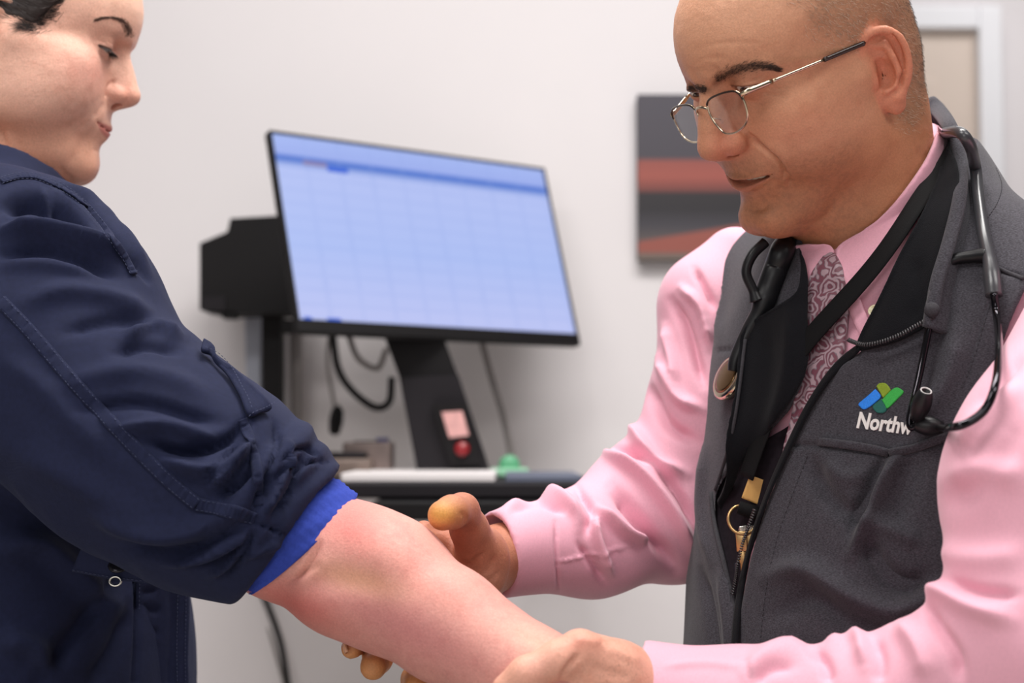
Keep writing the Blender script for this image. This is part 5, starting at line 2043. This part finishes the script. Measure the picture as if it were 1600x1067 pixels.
# ---- man's near (left) hand round the wrist
def near_hand(P):
    d = chain(P, [at(1120, 1112, 1.13), at(1030, 1098, 1.13), at(960, 1074, 1.12), at(912, 1056, 1.108)], [0.024, 0.0265, 0.0315, 0.030], 0.012)
    d = smin(d, ell(P, at(945, 1060, 1.098), (0.024, 0.014, 0.022)), 0.015)
    # thumb lying along the near side of her wrist
    d = smin(d, chain(P, [at(955, 1042, 1.102), at(906, 1018, 1.090), at(872, 1030, 1.082), at(822, 1054, 1.078), at(792, 1076, 1.080)], [0.0165, 0.0145, 0.0125, 0.0118, 0.0105], 0.006), 0.008)
    # index finger knuckle below, fingers closing underneath and behind
    for k in range(4):
        a = at(935 - 8 * k, 1090 + 22 * k, 1.098 + 0.018 * k)
        b = at(858 - 6 * k, 1102 + 26 * k, 1.085 + 0.02 * k)
        c = at(790 - 2 * k, 1100 + 26 * k, 1.095 + 0.024 * k)
        e = at(760, 1075 + 26 * k, 1.14 + 0.024 * k)
        d = smin(d, chain(P, [a, b, c, e], [0.0125, 0.0115, 0.0105, 0.009], 0.004), 0.006)
    return d


lo, hi = at(700, 1240, 1.05), at(1140, 960, 1.25)
V, Q = mesh_sdf(near_hand, (lo[0] - 0.02, 1.02, lo[2] - 0.02), (hi[0] + 0.02, 1.28, hi[2] + 0.02), 0.0018)
N = normals(V, Q)
V = fold(V, N, [
    ([(905, 1022), (890, 1040), (876, 1062)], 4.5, -0.0035),
    ([(868, 1012), (872, 1022), (870, 1034)], 1.6, -0.0007), ([(874, 1011), (878, 1020), (877, 1034)], 1.5, -0.0007), ([(881, 1010), (885, 1020), (884, 1034)], 1.5, -0.0007), ([(888, 1010), (891, 1019), (890, 1030)], 1.5, -0.0006),
    ([(895, 1003), (912, 1000), (940, 1004)], 8, 0.0016),
    ([(940, 1012), (975, 1022), (1005, 1036)], 8, 0.0012),
    ([(925, 1040), (950, 1050), (985, 1058)], 8, -0.0010),
])
px_, py_, pd_ = proj(V)
tn = np.tile(np.array(srgb(226, 166, 144)), (len(V), 1))
mott = vnoise(V, 0.010, 6) * 0.5 + vnoise(V, 0.003, 7) * 0.5
tn = mixc(tn, srgb(212, 144, 122), 0.5 * ss(-0.1, 0.7, mott))
tn = mixc(tn, srgb(214, 130, 114), 0.5 * g2(905, 1000, 26, 18))
tn = mixc(tn, srgb(226, 166, 150), 0.5 * g2(840, 1040, 40, 20, -0.5))
nhV, nhQ, nhT = V, Q, tn
nhb = bvh_of(V, Q)
rng = np.random.RandomState(31)
P3, N3, D3 = [], [], []
while len(P3) < 130:
    x_, y_ = rng.uniform(930, 1008), rng.uniform(1000, 1067)
    a, b = hit(nhb, x_, y_)
    if rng.rand() < np.clip((x_ - 915) / 80, 0, 1):
        P3.append(a); N3.append(b); D3.append(at(x_ - 4, y_ + 2.5, 1.1) - at(x_, y_, 1.1))
hV_, hQ_ = strands(np.array(P3), np.array(N3), np.array(D3), 0.0050, 0.00010, 0.12, 0.5, 3)
o = new_mesh('arm_hair', hV_, hQ_, brow_mat, man)
o['kind'] = 'stuff'


# ---- man's far (right) hand behind the forearm, thumb up
def far_hand(P):
    d = chain(P, [at(860, 858, 1.37), at(790, 868, 1.335), at(735, 885, 1.30)], [0.022, 0.0235, 0.029], 0.02)
    d = smin(d, ell(P, at(690, 905, 1.30), (0.045, 0.026, 0.042)), 0.02)
    d = smin(d, ell(P, at(758, 880, 1.275), (0.020, 0.018, 0.030)), 0.012)
    # thumb: up, then bent towards the camera
    d = smin(d, chain(P, [at(752, 872, 1.272), at(733, 826, 1.25), at(722, 797, 1.232), at(706, 800, 1.208), at(692, 805, 1.195)], [0.0195, 0.0150, 0.0130, 0.0125, 0.0118], 0.005), 0.008)
    d = smin(d, cap(P, at(700, 860, 1.285), at(662, 830, 1.275), 0.012, 0.009), 0.006)
    # fingers under her arm
    for (a, b, c, e, r) in (((640, 900, 1.30), (580, 970, 1.285), (556, 1000, 1.245), (549, 1013, 1.215), 0.0088),
                            ((655, 930, 1.30), (610, 1000, 1.285), (590, 1030, 1.245), (583, 1042, 1.205), 0.0110),
                            ((680, 950, 1.30), (660, 1040, 1.28), (650, 1062, 1.24), (652, 1072, 1.205), 0.0112),
                            ((710, 965, 1.30), (720, 1075, 1.27), (715, 1100, 1.22), (705, 1108, 1.19), 0.0108)):
        d = smin(d, chain(P, [at(*a), at(*b), at(*c), at(*e)], [r * 1.15, r * 1.08, r * 1.03, r * 0.92], 0.004), 0.006)
    return d


lo, hi = at(500, 1140, 1.2), at(880, 760, 1.38)
V, Q = mesh_sdf(far_hand, (lo[0] - 0.02, 1.13, lo[2] - 0.02), (hi[0] + 0.02, 1.43, hi[2] + 0.02), 0.0019)
N = normals(V, Q)
V = fold(V, N, [
    ([(718, 800), (728, 808), (726, 822)], 4, -0.0014), ([(735, 805), (748, 830), (752, 850)], 7, 0.0012),
    ([(722, 882), (740, 878), (756, 862)], 4, -0.0016), ([(755, 900), (765, 886), (772, 868)], 4, -0.0010), ([(748, 915), (768, 905), (780, 890)], 4, -0.0010),
    ([(664, 818), (682, 828), (706, 824)], 4, -0.0010), ([(572, 1022), (580, 1026), (590, 1026)], 2, -0.0006),
])
px_, py_, pd_ = proj(V)
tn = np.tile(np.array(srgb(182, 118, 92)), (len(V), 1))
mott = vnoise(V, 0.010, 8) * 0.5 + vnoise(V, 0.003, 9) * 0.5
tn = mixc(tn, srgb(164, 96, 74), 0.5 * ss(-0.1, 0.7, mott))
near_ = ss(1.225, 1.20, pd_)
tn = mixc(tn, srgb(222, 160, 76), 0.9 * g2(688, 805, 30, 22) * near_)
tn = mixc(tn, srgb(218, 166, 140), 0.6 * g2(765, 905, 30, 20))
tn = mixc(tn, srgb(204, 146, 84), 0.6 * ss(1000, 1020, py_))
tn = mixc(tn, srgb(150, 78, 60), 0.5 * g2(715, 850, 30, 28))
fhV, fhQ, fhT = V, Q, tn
stamp('hands')

# nails
nail_mat = material('finger_nail', srgb(214, 160, 128), rough=0.25, coat=0.4)


def nail(c, up, fwd, w, l, parent):
    R_ = axes_from(z=up, x=fwd)
    V, F = [], []
    n, m = 8, 7
    for i in range(n + 1):
        for j in range(m + 1):
            u, v = i / n * 2 - 1, j / m * 2 - 1
            sq = math.sqrt(max(0, 1 - 0.35 * u * u)) if u > 0 else 1
            x_, y_ = u * l / 2, v * w / 2 * sq
            V.append(np.array([x_, y_, -0.32 * (v ** 2) * w / 2 - 0.08 * u * u * l]))
    V = np.array(V)
    F = [(i * (m + 1) + j, (i + 1) * (m + 1) + j, (i + 1) * (m + 1) + j + 1, i * (m + 1) + j + 1) for i in range(n) for j in range(m)]
    k = len(V)
    V2 = np.vstack([V, V - np.array([0, 0, 0.0008])])
    F2 = F + [tuple(q + k for q in f[::-1]) for f in F]
    return new_mesh('nail', V2 @ R_.T + c, F2, nail_mat, parent)


nail(at(690, 791, 1.190), (-0.1, -0.55, 0.83), (-0.35, -0.8, -0.45), 0.013, 0.012, man)
for (x_, y_) in ((547, 1006), (580, 1034)):
    nail(at(x_ - 11, y_ + 6, 1.205), (-0.9, -0.25, -0.1), (0.1, -0.4, -0.9), 0.009, 0.009, man)

# ---- one skin mesh per person (head, neck, arms, hands; clothes hide the rest)
def merge(parts):
    n, VV, QQ, TT = 0, [], [], []
    for v, q, t in parts:
        VV.append(v); QQ.append(q + n); TT.append(t); n += len(v)
    return np.concatenate(VV), np.concatenate(QQ), np.concatenate(TT)


def plain(f, lo, hi, vox, c):
    V, Q = mesh_sdf(f, lo, hi, vox)
    return V, Q, np.tile(np.array(c), (len(V), 1))


def man_inner(P):
    d = man_torso(P) + 0.014
    d = smin(d, chain(P, near_pts, [r_ - 0.02 for r_ in near_rs[:-1]] + [0.024], 0.02), 0.03)
    return smin(d, chain(P, far_pts, [r_ - 0.018 for r_ in far_rs[:-1]] + [0.022], 0.02), 0.03)


def wom_inner(P):
    d = w_torso(P) + 0.02
    return smin(d, chain(P, sl_pts[:-1] + [f_pts[1]], [0.06, 0.058, 0.056, 0.05, 0.042], 0.03), 0.03)


bl, bh = bounds(near_pts + far_pts + [N0 - np.array([0.2, 0.2, 0.6]), N0 + np.array([0.2, 0.2, 0.1])], 0.08)
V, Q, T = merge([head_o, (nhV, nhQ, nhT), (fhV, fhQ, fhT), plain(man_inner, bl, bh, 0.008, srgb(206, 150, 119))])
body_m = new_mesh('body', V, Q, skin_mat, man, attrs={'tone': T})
lo, hi = at(-520, 1090, 1.3), at(560, 220, 1.3)
V, Q, T = merge([(wW, wQ, wtone), (armV, armQ, armT), plain(wom_inner, (lo[0], 1.08, lo[2] - 0.10), (hi[0], 1.72, hi[2] + 0.06), 0.008, srgb(226, 174, 152))])
body_w = new_mesh('body', V, Q, skin_mat, woman, attrs={'tone': T})
stamp('bodies')

# ================================================================= trousers: both sit, feet on the floor
def sitting(root, hip, fwd, right, mat, label, foot_mat):
    f, r = np.asarray(fwd), np.asarray(right)
    pts = []
    for s in (-1, 1):
        h = hip + r * 0.09 * s
        k = h + f * 0.40 + r * 0.06 * s
        a = np.array([k[0] - f[0] * 0.04, k[1] - f[1] * 0.04, 0.10])
        pts.append((h, k, a))

    def sdf(P):
        d = ell(P, hip + np.array([0, 0, 0.03]), (0.19, 0.165, 0.14), np.stack([r, f, np.array([0, 0, 1.0])], 1))
        for h, k, a in pts:
            d = smin(d, chain(P, [h, k, a], [0.088, 0.066, 0.052], 0.03), 0.05)
        return d
    lo, hi = bounds([hip] + [q for t in pts for q in t], 0.2)
    lo[2] = 0.03
    V, Q = mesh_sdf(sdf, lo, hi, 0.008)
    new_mesh('trousers', V, Q, mat, root)['label'] = label
    for h, k, a in pts:
        def shoe(P, a=a):
            d = cap(P, a + np.array([0, 0, -0.05]), a + f * 0.17 + np.array([0, 0, -0.062]), 0.046, 0.036)
            d = smin(d, cap(P, a + np.array([0, 0, -0.04]), a + np.array([0, 0, 0.02]), 0.044, 0.046), 0.02)
            return smax(d, -(P[:, 2] - 0.002), 0.006)
        l2, h2 = bounds([a, a + f * 0.17], 0.08)
        l2[2] = -0.01
        V, Q = mesh_sdf(shoe, l2, h2, 0.006)
        new_mesh('shoe', V, Q, foot_mat, root)


trs = material('charcoal_trousers', srgb(44, 42, 46), rough=0.9, spec=0.2, noise=(300, 0.1))
trn = material('navy_trousers', srgb(26, 30, 50), rough=0.9, spec=0.2, noise=(300, 0.1))
shoe_mat = material('black_shoe_leather', srgb(18, 17, 17), rough=0.4)
sitting(man, mb(0, 0.0, -0.56), mf, mr, trs, 'charcoal trousers', shoe_mat)
_y = math.radians(-82)
sitting(woman, np.array([WOM.t[0] - 0.06, WOM.t[1] + 0.02, 0.50]), np.array([-math.sin(_y), math.cos(_y), 0]), np.array([math.cos(_y), math.sin(_y), 0]), trn, 'navy trousers', shoe_mat)
stamp('trousers')

# ================================================================= room
def struct(name, V, F, mat, smooth=False):
    o = new_mesh(name, V, F, mat, None, smooth)
    o['kind'] = 'structure'
    return o


WD = 2.78                                   # back wall, metres from the lens
wall_mat = material('painted_wall', srgb(222, 217, 219), rough=0.7, noise=(3, 0.015), bump=[(300, 0.0002)])
floor_mat = material('vinyl_floor', srgb(214, 206, 198), rough=0.5, noise=(6, 0.08))
trim_mat = material('white_gloss_trim', srgb(236, 236, 240), rough=0.25)
door_mat = material('beige_door', srgb(214, 198, 186), rough=0.45, noise=(4, 0.03))
blk = material('matt_black_plastic', srgb(18, 16, 18), rough=0.6, spec=0.25, noise=(200, 0.1))
drk = material('dark_grey_plastic', srgb(30, 27, 31), rough=0.55, spec=0.25)
gry = material('grey_metal', srgb(140, 134, 132), rough=0.4, metal=0.3)
wx = (1290 - 800) / FPX * WD
struct('wall_back', *box((-3.2, WD, 0), (wx, WD + 0.12, 2.7)), wall_mat)
struct('wall_corridor', *box((wx - 0.12, 4.40, 0), (3.2, 4.52, 2.7)), wall_mat)
struct('floor', *box((-3.2, -2.6, -0.06), (3.2, 4.52, 0.0)), floor_mat)
# corridor door at the far right
dd = 4.38
dx1 = (1532 - 800) / FPX * dd
dtop = at(1500, 42, dd)[2]
door = struct('door_1', *box((dx1 - 0.92, dd - 0.02, 0.01), (dx1, dd + 0.02, dtop), 0.004), door_mat)
new_mesh('door_panel', *box((dx1 - 0.80, dd - 0.028, 1.15), (dx1 - 0.12, dd - 0.018, dtop - 0.14), 0.004), door_mat, door, False)
struct('trim_1', *box((dx1, dd - 0.05, 0), (dx1 + 0.065, dd + 0.03, dtop + 0.065), 0.006), trim_mat)
struct('trim_2', *box((dx1 - 0.985, dd - 0.05, dtop), (dx1, dd + 0.03, dtop + 0.065), 0.006), trim_mat)
struct('trim_3', *box((dx1 - 0.985, dd - 0.05, 0), (dx1 - 0.92, dd + 0.03, dtop), 0.006), trim_mat)
struct('baseboard_back', *box((-3.2, WD - 0.015, 0), (wx, WD, 0.10), 0.003), trim_mat)

# ---- framed abstract on the wall
pd = WD - 0.03
a, b = at(998, 141, pd), at(1262, 404, pd)


def painting():
    m = material('abstract_print', (0.1, 0.1, 0.1), rough=0.6)
    nt = m.node_tree
    L_ = nt.links.new
    at_ = nt.nodes.new('ShaderNodeAttribute')
    at_.attribute_name = 'suv'
    sp = nt.nodes.new('ShaderNodeSeparateColor')
    L_(at_.outputs['Color'], sp.inputs[0])
    cr = nt.nodes.new('ShaderNodeValToRGB')
    el = cr.color_ramp.elements
    el[0].position = 0.0
    el[0].color = (*srgb(70, 66, 75), 1)
    el[1].position = 1.0
    el[1].color = (*srgb(110, 96, 88), 1)
    for p, c in ((0.385, (66, 62, 70)), (0.41, (140, 74, 66)), (0.50, (150, 78, 68)), (0.585, (104, 56, 52)), (0.60, (38, 34, 38)), (0.70, (34, 31, 36)), (0.80, (58, 55, 62))):
        e = el.new(p)
        e.color = (*srgb(*c), 1)
    L_(sp.outputs[1], cr.inputs['Fac'])
    # the rising red lens shape at the bottom: v > 0.97 - 0.5*u
    k = nt.nodes.new('ShaderNodeMath')
    k.operation = 'MULTIPLY_ADD'
    k.inputs[1].default_value = 0.17
    L_(sp.outputs[0], k.inputs[0])
    L_(sp.outputs[1], k.inputs[2])
    st_ = nt.nodes.new('ShaderNodeMapRange')
    st_.inputs['From Min'].default_value = 0.885
    st_.inputs['From Max'].default_value = 0.90
    L_(k.outputs[0], st_.inputs['Value'])
    lo_ = nt.nodes.new('ShaderNodeMapRange')
    lo_.inputs['From Min'].default_value = 0.965
    lo_.inputs['From Max'].default_value = 0.955
    L_(sp.outputs[1], lo_.inputs['Value'])
    ml = nt.nodes.new('ShaderNodeMath')
    ml.operation = 'MULTIPLY'
    L_(st_.outputs[0], ml.inputs[0])
    L_(lo_.outputs[0], ml.inputs[1])
    mx = nt.nodes.new('ShaderNodeMixRGB')
    L_(ml.outputs[0], mx.inputs[0])
    L_(cr.outputs['Color'], mx.inputs[1])
    mx.inputs[2].default_value = (*srgb(140, 76, 66), 1)
    L_(mx.outputs['Color'], nt.nodes['Principled BSDF'].inputs['Base Color'])
    return m


pic = thing('wall_picture', 'abstract wall picture in grey, black and rust bands behind the man\'s face', 'picture', ((a[0] + b[0]) / 2, pd, b[2]))
V, F = box((a[0], pd, b[2]), (b[0], WD, a[2]), 0.003)
new_mesh('canvas_edge', V, F, drk, pic, False)
V = np.array([[a[0], pd - 0.001, a[2]], [b[0], pd - 0.001, a[2]], [b[0], pd - 0.001, b[2]], [a[0], pd - 0.001, b[2]],
              [a[0], pd + 0.002, a[2]], [b[0], pd + 0.002, a[2]], [b[0], pd + 0.002, b[2]], [a[0], pd + 0.002, b[2]]])
uv = np.array([[0, 0, 0], [1, 0, 0], [1, 1, 0], [0, 1, 0]] * 2, float)
new_mesh('print', V, [(3, 2, 1, 0), (4, 5, 6, 7), (0, 1, 5, 4), (1, 2, 6, 5), (2, 3, 7, 6), (3, 0, 4, 7)], painting(), pic, False, {'suv': uv})

# ---- computer monitor, turned and tilted back
Rm0 = rot_head(38.46, 16.67, -0.07)
Rm = np.stack([Rm0[:, 0], Rm0[:, 2], -Rm0[:, 1]], 1)      # screen right, screen up, towards the viewer
sx, sy, nz = Rm[:, 0], Rm[:, 1], Rm[:, 2]
O = np.array([-0.3102, 2.2715, 0.1751 + CAMZ])            # lower left corner of the lit screen
SW, SH = 0.531, 0.299


def screen_material():
    m = material('lit_screen', (0, 0, 0), rough=0.35)
    nt = m.node_tree
    L_ = nt.links.new
    at_ = nt.nodes.new('ShaderNodeAttribute')
    at_.attribute_name = 'suv'
    sp = nt.nodes.new('ShaderNodeSeparateColor')
    L_(at_.outputs['Color'], sp.inputs[0])
    cr = nt.nodes.new('ShaderNodeValToRGB')
    cr.color_ramp.interpolation = 'LINEAR'
    el = cr.color_ramp.elements
    el[0].position = 0.0
    el[0].color = (*srgb(170, 190, 250), 1)
    el[1].position = 1.0
    el[1].color = (*srgb(196, 204, 252), 1)
    for p, c in ((0.10, (164, 182, 246)), (0.118, (86, 124, 214)), (0.145, (92, 128, 214)), (0.16, (160, 180, 240)), (0.19, (186, 200, 252)), (0.6, (180, 198, 252))):
        e = el.new(p)
        e.color = (*srgb(*c), 1)
    L_(sp.outputs[1], cr.inputs['Fac'])
    # faint columns and rows of a form
    wv = []
    for ch, sc_, th in ((0, 9.0, 0.86), (1, 13.0, 0.80)):
        mm = nt.nodes.new('ShaderNodeMath'); mm.operation = 'MULTIPLY'; mm.inputs[1].default_value = sc_
        L_(sp.outputs[ch], mm.inputs[0])
        fr = nt.nodes.new('ShaderNodeMath'); fr.operation = 'FRACT'
        L_(mm.outputs[0], fr.inputs[0])
        gt = nt.nodes.new('ShaderNodeMath'); gt.operation = 'GREATER_THAN'; gt.inputs[1].default_value = th
        L_(fr.outputs[0], gt.inputs[0])
        wv.append(gt.outputs[0])
    mxm = nt.nodes.new('ShaderNodeMath'); mxm.operation = 'MAXIMUM'
    L_(wv[0], mxm.inputs[0]); L_(wv[1], mxm.inputs[1])
    ns = nt.nodes.new('ShaderNodeTexNoise'); ns.inputs['Scale'].default_value = 7
    L_(at_.outputs['Color'], ns.inputs['Vector'])
    ml = nt.nodes.new('ShaderNodeMath'); ml.operation = 'MULTIPLY'
    L_(mxm.outputs[0], ml.inputs[0]); L_(ns.outputs['Fac'], ml.inputs[1])
    ms = nt.nodes.new('ShaderNodeMath'); ms.operation = 'MULTIPLY'; ms.inputs[1].default_value = 0.32
    L_(ml.outputs[0], ms.inputs[0])
    mix = nt.nodes.new('ShaderNodeMixRGB')
    L_(ms.outputs[0], mix.inputs[0])
    L_(cr.outputs['Color'], mix.inputs[1])
    mix.inputs[2].default_value = (*srgb(150, 172, 236), 1)
    b = nt.nodes['Principled BSDF']
    L_(mix.outputs['Color'], b.inputs['Emission Color'])
    b.inputs['Emission Strength'].default_value = 0.92
    return m


mon = thing('computer_monitor', 'black computer monitor with a lit pale blue screen, tilted back', 'monitor', O + sx * SW / 2 - sy * 0.3)
BZ = 0.0045
V, F = box((-BZ, -0.020, -0.013), (SW + BZ, SH + BZ, -0.002), 0.003, (Rm, O))
new_mesh('housing', V, F, blk, mon, False)
V, F = box((SW * 0.22, 0.02, -0.05), (SW * 0.78, SH - 0.03, -0.012), 0.02, (Rm, O))
new_mesh('rear_cover', V, F, blk, mon, False)
for nm, l_, h_ in (('bezel', (-BZ, -0.020, -0.003), (SW + BZ, 0.0, 0.004)), ('bezel', (-BZ, SH, -0.003), (SW + BZ, SH + BZ, 0.004)), ('bezel', (-BZ, 0, -0.003), (0, SH, 0.004)), ('bezel', (SW, 0, -0.003), (SW + BZ, SH, 0.004))):
    new_mesh(nm, *box(l_, h_, 0.0015, (Rm, O)), blk, mon, False)
c4 = np.array([[0, 0, 0.001], [SW, 0, 0.001], [SW, SH, 0.001], [0, SH, 0.001], [0, 0, -0.002], [SW, 0, -0.002], [SW, SH, -0.002], [0, SH, -0.002]]) @ Rm.T + O
uv = np.array([[0, 1, 0], [1, 1, 0], [1, 0, 0], [0, 0, 0]] * 2, float)
scr = new_mesh('screen', c4, [(0, 1, 2, 3), (7, 6, 5, 4), (0, 4, 5, 1), (1, 5, 6, 2), (2, 6, 7, 3), (3, 7, 4, 0)], screen_material(), mon, False, {'suv': uv})
bl_ = material('screen_blue', (0, 0, 0), rough=0.4, emit=(srgb(60, 110, 235), 0.8))
rd_ = material('screen_lilac', (0, 0, 0), rough=0.4, emit=(srgb(150, 140, 190), 0.8))
for (u0, u1, v0, v1, mt_) in ((0.09, 0.135, 0.985, 0.999, bl_), (0.015, 0.04, 0.985, 0.999, bl_), (0.09, 0.17, 0.13, 0.155, rd_), (0.17, 0.24, 0.145, 0.175, bl_)):
    new_mesh('screen_icon', *box((u0 * SW, (1 - v1) * SH, 0.001), (u1 * SW, (1 - v0) * SH, 0.0016), 0, (Rm, O)), mt_, scr, False)

# ---- black desk-top lift column that carries the monitor
ld_ = 2.44
lift_o = thing('monitor_stand', 'leaning black monitor stand column with control panel and red light', 'stand', at(700, 738, ld_))


def prism(poly, d, th, mat, name, parent, nrm=None, bev=0):
    """upright slab: outline traced at depth d, thickness th going back"""
    P = np.array([at(x_, y_, d) for x_, y_ in poly])
    n = len(P)
    B = P + np.array([0, th, 0])
    F = [tuple(range(n))[::-1], tuple(range(n, 2 * n))] + [(i, (i + 1) % n, (i + 1) % n + n, i + n) for i in range(n)]
    o = new_mesh(name, np.vstack([P, B]), F, mat, parent, False)
    return o


prism([(598, 520), (690, 520), (716, 590), (628, 600)], ld_, 0.05, blk, 'neck', lift_o)
prism([(624, 590), (715, 585), (766, 738), (652, 738)], ld_ - 0.005, 0.06, drk, 'column', lift_o)
prism([(676, 632), (728, 630), (752, 726), (706, 728)], ld_ - 0.022, 0.02, blk, 'control_panel', lift_o)
prism([(690, 644), (722, 642), (733, 680), (702, 684)], ld_ - 0.026, 0.006, material('pink_label', srgb(222, 168, 164), rough=0.5, noise=(60, 0.15)), 'label_plate', lift_o)
V, F = lathe([(0.0001, 0.004), (0.009, 0.004), (0.0115, 0.001), (0.0115, -0.003), (0.0001, -0.003)], 20, (axes_from(z=(0, -1, 0.15), x=(1, 0, 0)), at(722, 701, ld_ - 0.026)))
new_mesh('indicator_light', V, F, material('red_light', srgb(130, 20, 28), rough=0.3, emit=(srgb(200, 20, 30), 0.05)), lift_o)
prism([(440, 498), (700, 512), (700, 532), (440, 520)], 2.56, 0.03, blk, 'cross_bar', lift_o)

# ---- black wall-mounted computer case left of the screen, on its mast
cs = thing('computer_case', 'black stepped computer case mounted on a mast left of the monitor', 'computer', at(420, 700, 2.66))
prism([(312, 380), (355, 362), (360, 341), (500, 333), (520, 488), (345, 490), (312, 484)], 2.60, 0.10, blk, 'case_body', cs)
prism([(316, 464), (352, 462), (352, 486), (316, 484)], 2.595, 0.01, drk, 'label', cs)
prism([(345, 486), (368, 486), (366, 497), (347, 497)], 2.60, 0.04, blk, 'foot', cs)
prism([(408, 486), (440, 486), (438, 760), (412, 760)], 2.66, 0.04, blk, 'mast', cs)
prism([(382, 488), (406, 488), (406, 720), (388, 720)], 2.70, 0.03, material('blue_grey_conduit', srgb(168, 172, 186), rough=0.5), 'conduit', cs)
prism([(452, 520), (470, 520), (470, 760), (456, 760)], 2.72, 0.03, gry, 'conduit', cs)

# ---- desk
tz = at(700, 747, 2.4)[2]
dk = thing('desk', 'dark-edged sit-stand desk behind the forearm', 'desk', (0.0, 2.45, 0))
xl, xr = at(470, 750, 2.3)[0], at(935, 750, 2.2)[0]
new_mesh('desk_top', *box((xl, 2.16, tz - 0.022), (xr, 2.56, tz), 0.004), drk, dk, False)
new_mesh('keyboard_tray', *box((at(585, 780, 2.15)[0], 2.12, tz - 0.050), (xr, 2.30, tz - 0.024), 0.004), blk, dk, False)
for lx_ in (at(650, 750, 2.4)[0], at(880, 750, 2.4)[0]):
    new_mesh('bracket', *box((lx_, 2.3, tz - 0.045), (lx_ + 0.03, WD, tz - 0.022), 0.003), drk, dk, False)
pap = tag(new_mesh('paper_stack', *box((at(545, 740, 2.3)[0], 2.2, tz), (at(775, 740, 2.3)[0], 2.52, tz + 0.012), 0.002, None), material('white_paper', srgb(232, 226, 226), rough=0.6), None, False), 'stack of white paper lying on the dark desk', 'paper')
fold_o = tag(new_mesh('folder', *box((at(790, 740, 2.25)[0], 2.18, tz), (at(905, 740, 2.25)[0], 2.45, tz + 0.010), 0.002), material('slate_folder', srgb(98, 104, 122), rough=0.5), None, False), 'slate blue folder beside the white paper on the desk', 'folder')
cup = thing('tape_dispenser', 'pale green plastic dispenser at the back of the desk', 'dispenser', (at(797, 735, 2.50)[0], 2.50, tz))
grn = material('mint_plastic', srgb(150, 206, 172), rough=0.4)
x0_ = at(766, 735, 2.50)[0]
x1_ = at(826, 735, 2.50)[0]
V, F = box((x0_, 2.48, tz), (x1_, 2.54, tz + 0.014), 0.004)
new_mesh('base', V, F, grn, cup, False)
V, F = lathe([(0.004, -0.012), (0.016, -0.012), (0.017, 0), (0.016, 0.012), (0.004, 0.012)], 24, (axes_from(z=(0, 1, 0), x=(1, 0, 0)), np.array([(x0_ + x1_) / 2, 2.51, tz + 0.018])))
new_mesh('roll', V, F, material('green_roll', srgb(96, 170, 128), rough=0.4), cup)
# clutter left of the papers
bx0 = at(478, 735, 2.4)[0]
cbx = thing('cable_box', 'brown-grey junction box with cables at the left end of the desk', 'box', (bx0 + 0.05, 2.45, tz))
new_mesh('housing', *box((bx0, 2.40, tz), (bx0 + 0.10, 2.5, tz + 0.030), 0.006), material('taupe_plastic', srgb(120, 104, 96), rough=0.5, noise=(40, 0.2)), cbx, False)
new_mesh('lid', *box((bx0 + 0.01, 2.41, tz + 0.030), (bx0 + 0.09, 2.49, tz + 0.040), 0.003), drk, cbx, False)
vi0 = at(598, 700, 2.52)
vial = thing('bottle', 'small blue and white bottle standing beside the stand column', 'bottle', (vi0[0], 2.52, tz))
V, F = lathe([(0.001, 0), (0.016, 0), (0.017, 0.004), (0.017, 0.032), (0.009, 0.042), (0.008, 0.05), (0.001, 0.05)], 20, (np.eye(3), np.array([vi0[0], 2.52, tz + 0.0])))
new_mesh('body', V, F, material('pale_blue_plastic', srgb(176, 178, 206), rough=0.35), vial)
V, F = lathe([(0.001, 0), (0.0105, 0), (0.0105, 0.014), (0.001, 0.014)], 20, (np.eye(3), np.array([vi0[0], 2.52, tz + 0.048])))
new_mesh('cap', V, F, material('blue_cap', srgb(110, 110, 160), rough=0.35), vial)
box_l = thing('tissue_box', 'dark taupe box on the desk between mast and stand', 'box', (at(556, 735, 2.5)[0], 2.5, tz))
q0 = at(540, 735, 2.5)[0]
new_mesh('carton', *box((q0, 2.46, tz), (q0 + 0.075, 2.55, tz + 0.055), 0.004), material('taupe_card', srgb(112, 98, 94), rough=0.7, noise=(30, 0.2)), box_l, False)
new_mesh('opening', *box((q0 + 0.015, 2.48, tz + 0.054), (q0 + 0.06, 2.53, tz + 0.057), 0.001), blk, box_l, False)


# ---- cables
def cable(pts, r, mat, label, n=10):
    P = spline(np.array([at(*q_) for q_ in pts]), n)
    return tag(new_mesh('cable', *tube(P, r, 8), mat, None), label, 'cable')


cable([(520, 525, 2.58), (528, 575, 2.58), (550, 610, 2.58), (585, 636, 2.58), (608, 628, 2.57), (612, 590, 2.56)], 0.006, blk, 'thick black cable looping beneath the monitor bar')
cable([(545, 525, 2.60), (560, 560, 2.60), (590, 575, 2.60), (604, 545, 2.59)], 0.005, gry, 'grey cable in a small loop under the monitor bar')
cable([(515, 520, 2.60), (512, 570, 2.60), (520, 620, 2.60), (524, 640, 2.60)], 0.003, gry, 'thin grey cord with a black plug hanging from the bar')
plug = tag(new_mesh('cable_plug', *lathe([(0.001, -0.024), (0.009, -0.02), (0.012, 0), (0.010, 0.018), (0.004, 0.026), (0.001, 0.027)], 16, (axes_from(z=(0.12, 0, 1), x=(1, 0, 0)), at(525, 658, 2.60))), blk, None), 'black oval plug dangling on the thin cord', 'plug')
cable([(752, 530, 2.66), (768, 590, 2.66), (786, 650, 2.65), (802, 725, 2.64)], 0.0055, gry, 'straight grey cord slanting down right of the stand column')
cable([(640, 1120, 2.70), (470, 1150, 2.70), (452, 1080, 2.70), (440, 1010, 2.72), (424, 960, 2.74), (405, 915, 2.75)], 0.0055, blk, 'black cable hanging low on the wall below the sleeve')
cable([(446, 1075, 2.74), (428, 1010, 2.75), (414, 965, 2.76)], 0.003, gry, 'thin grey cable beside the low black cable')
stamp('room')
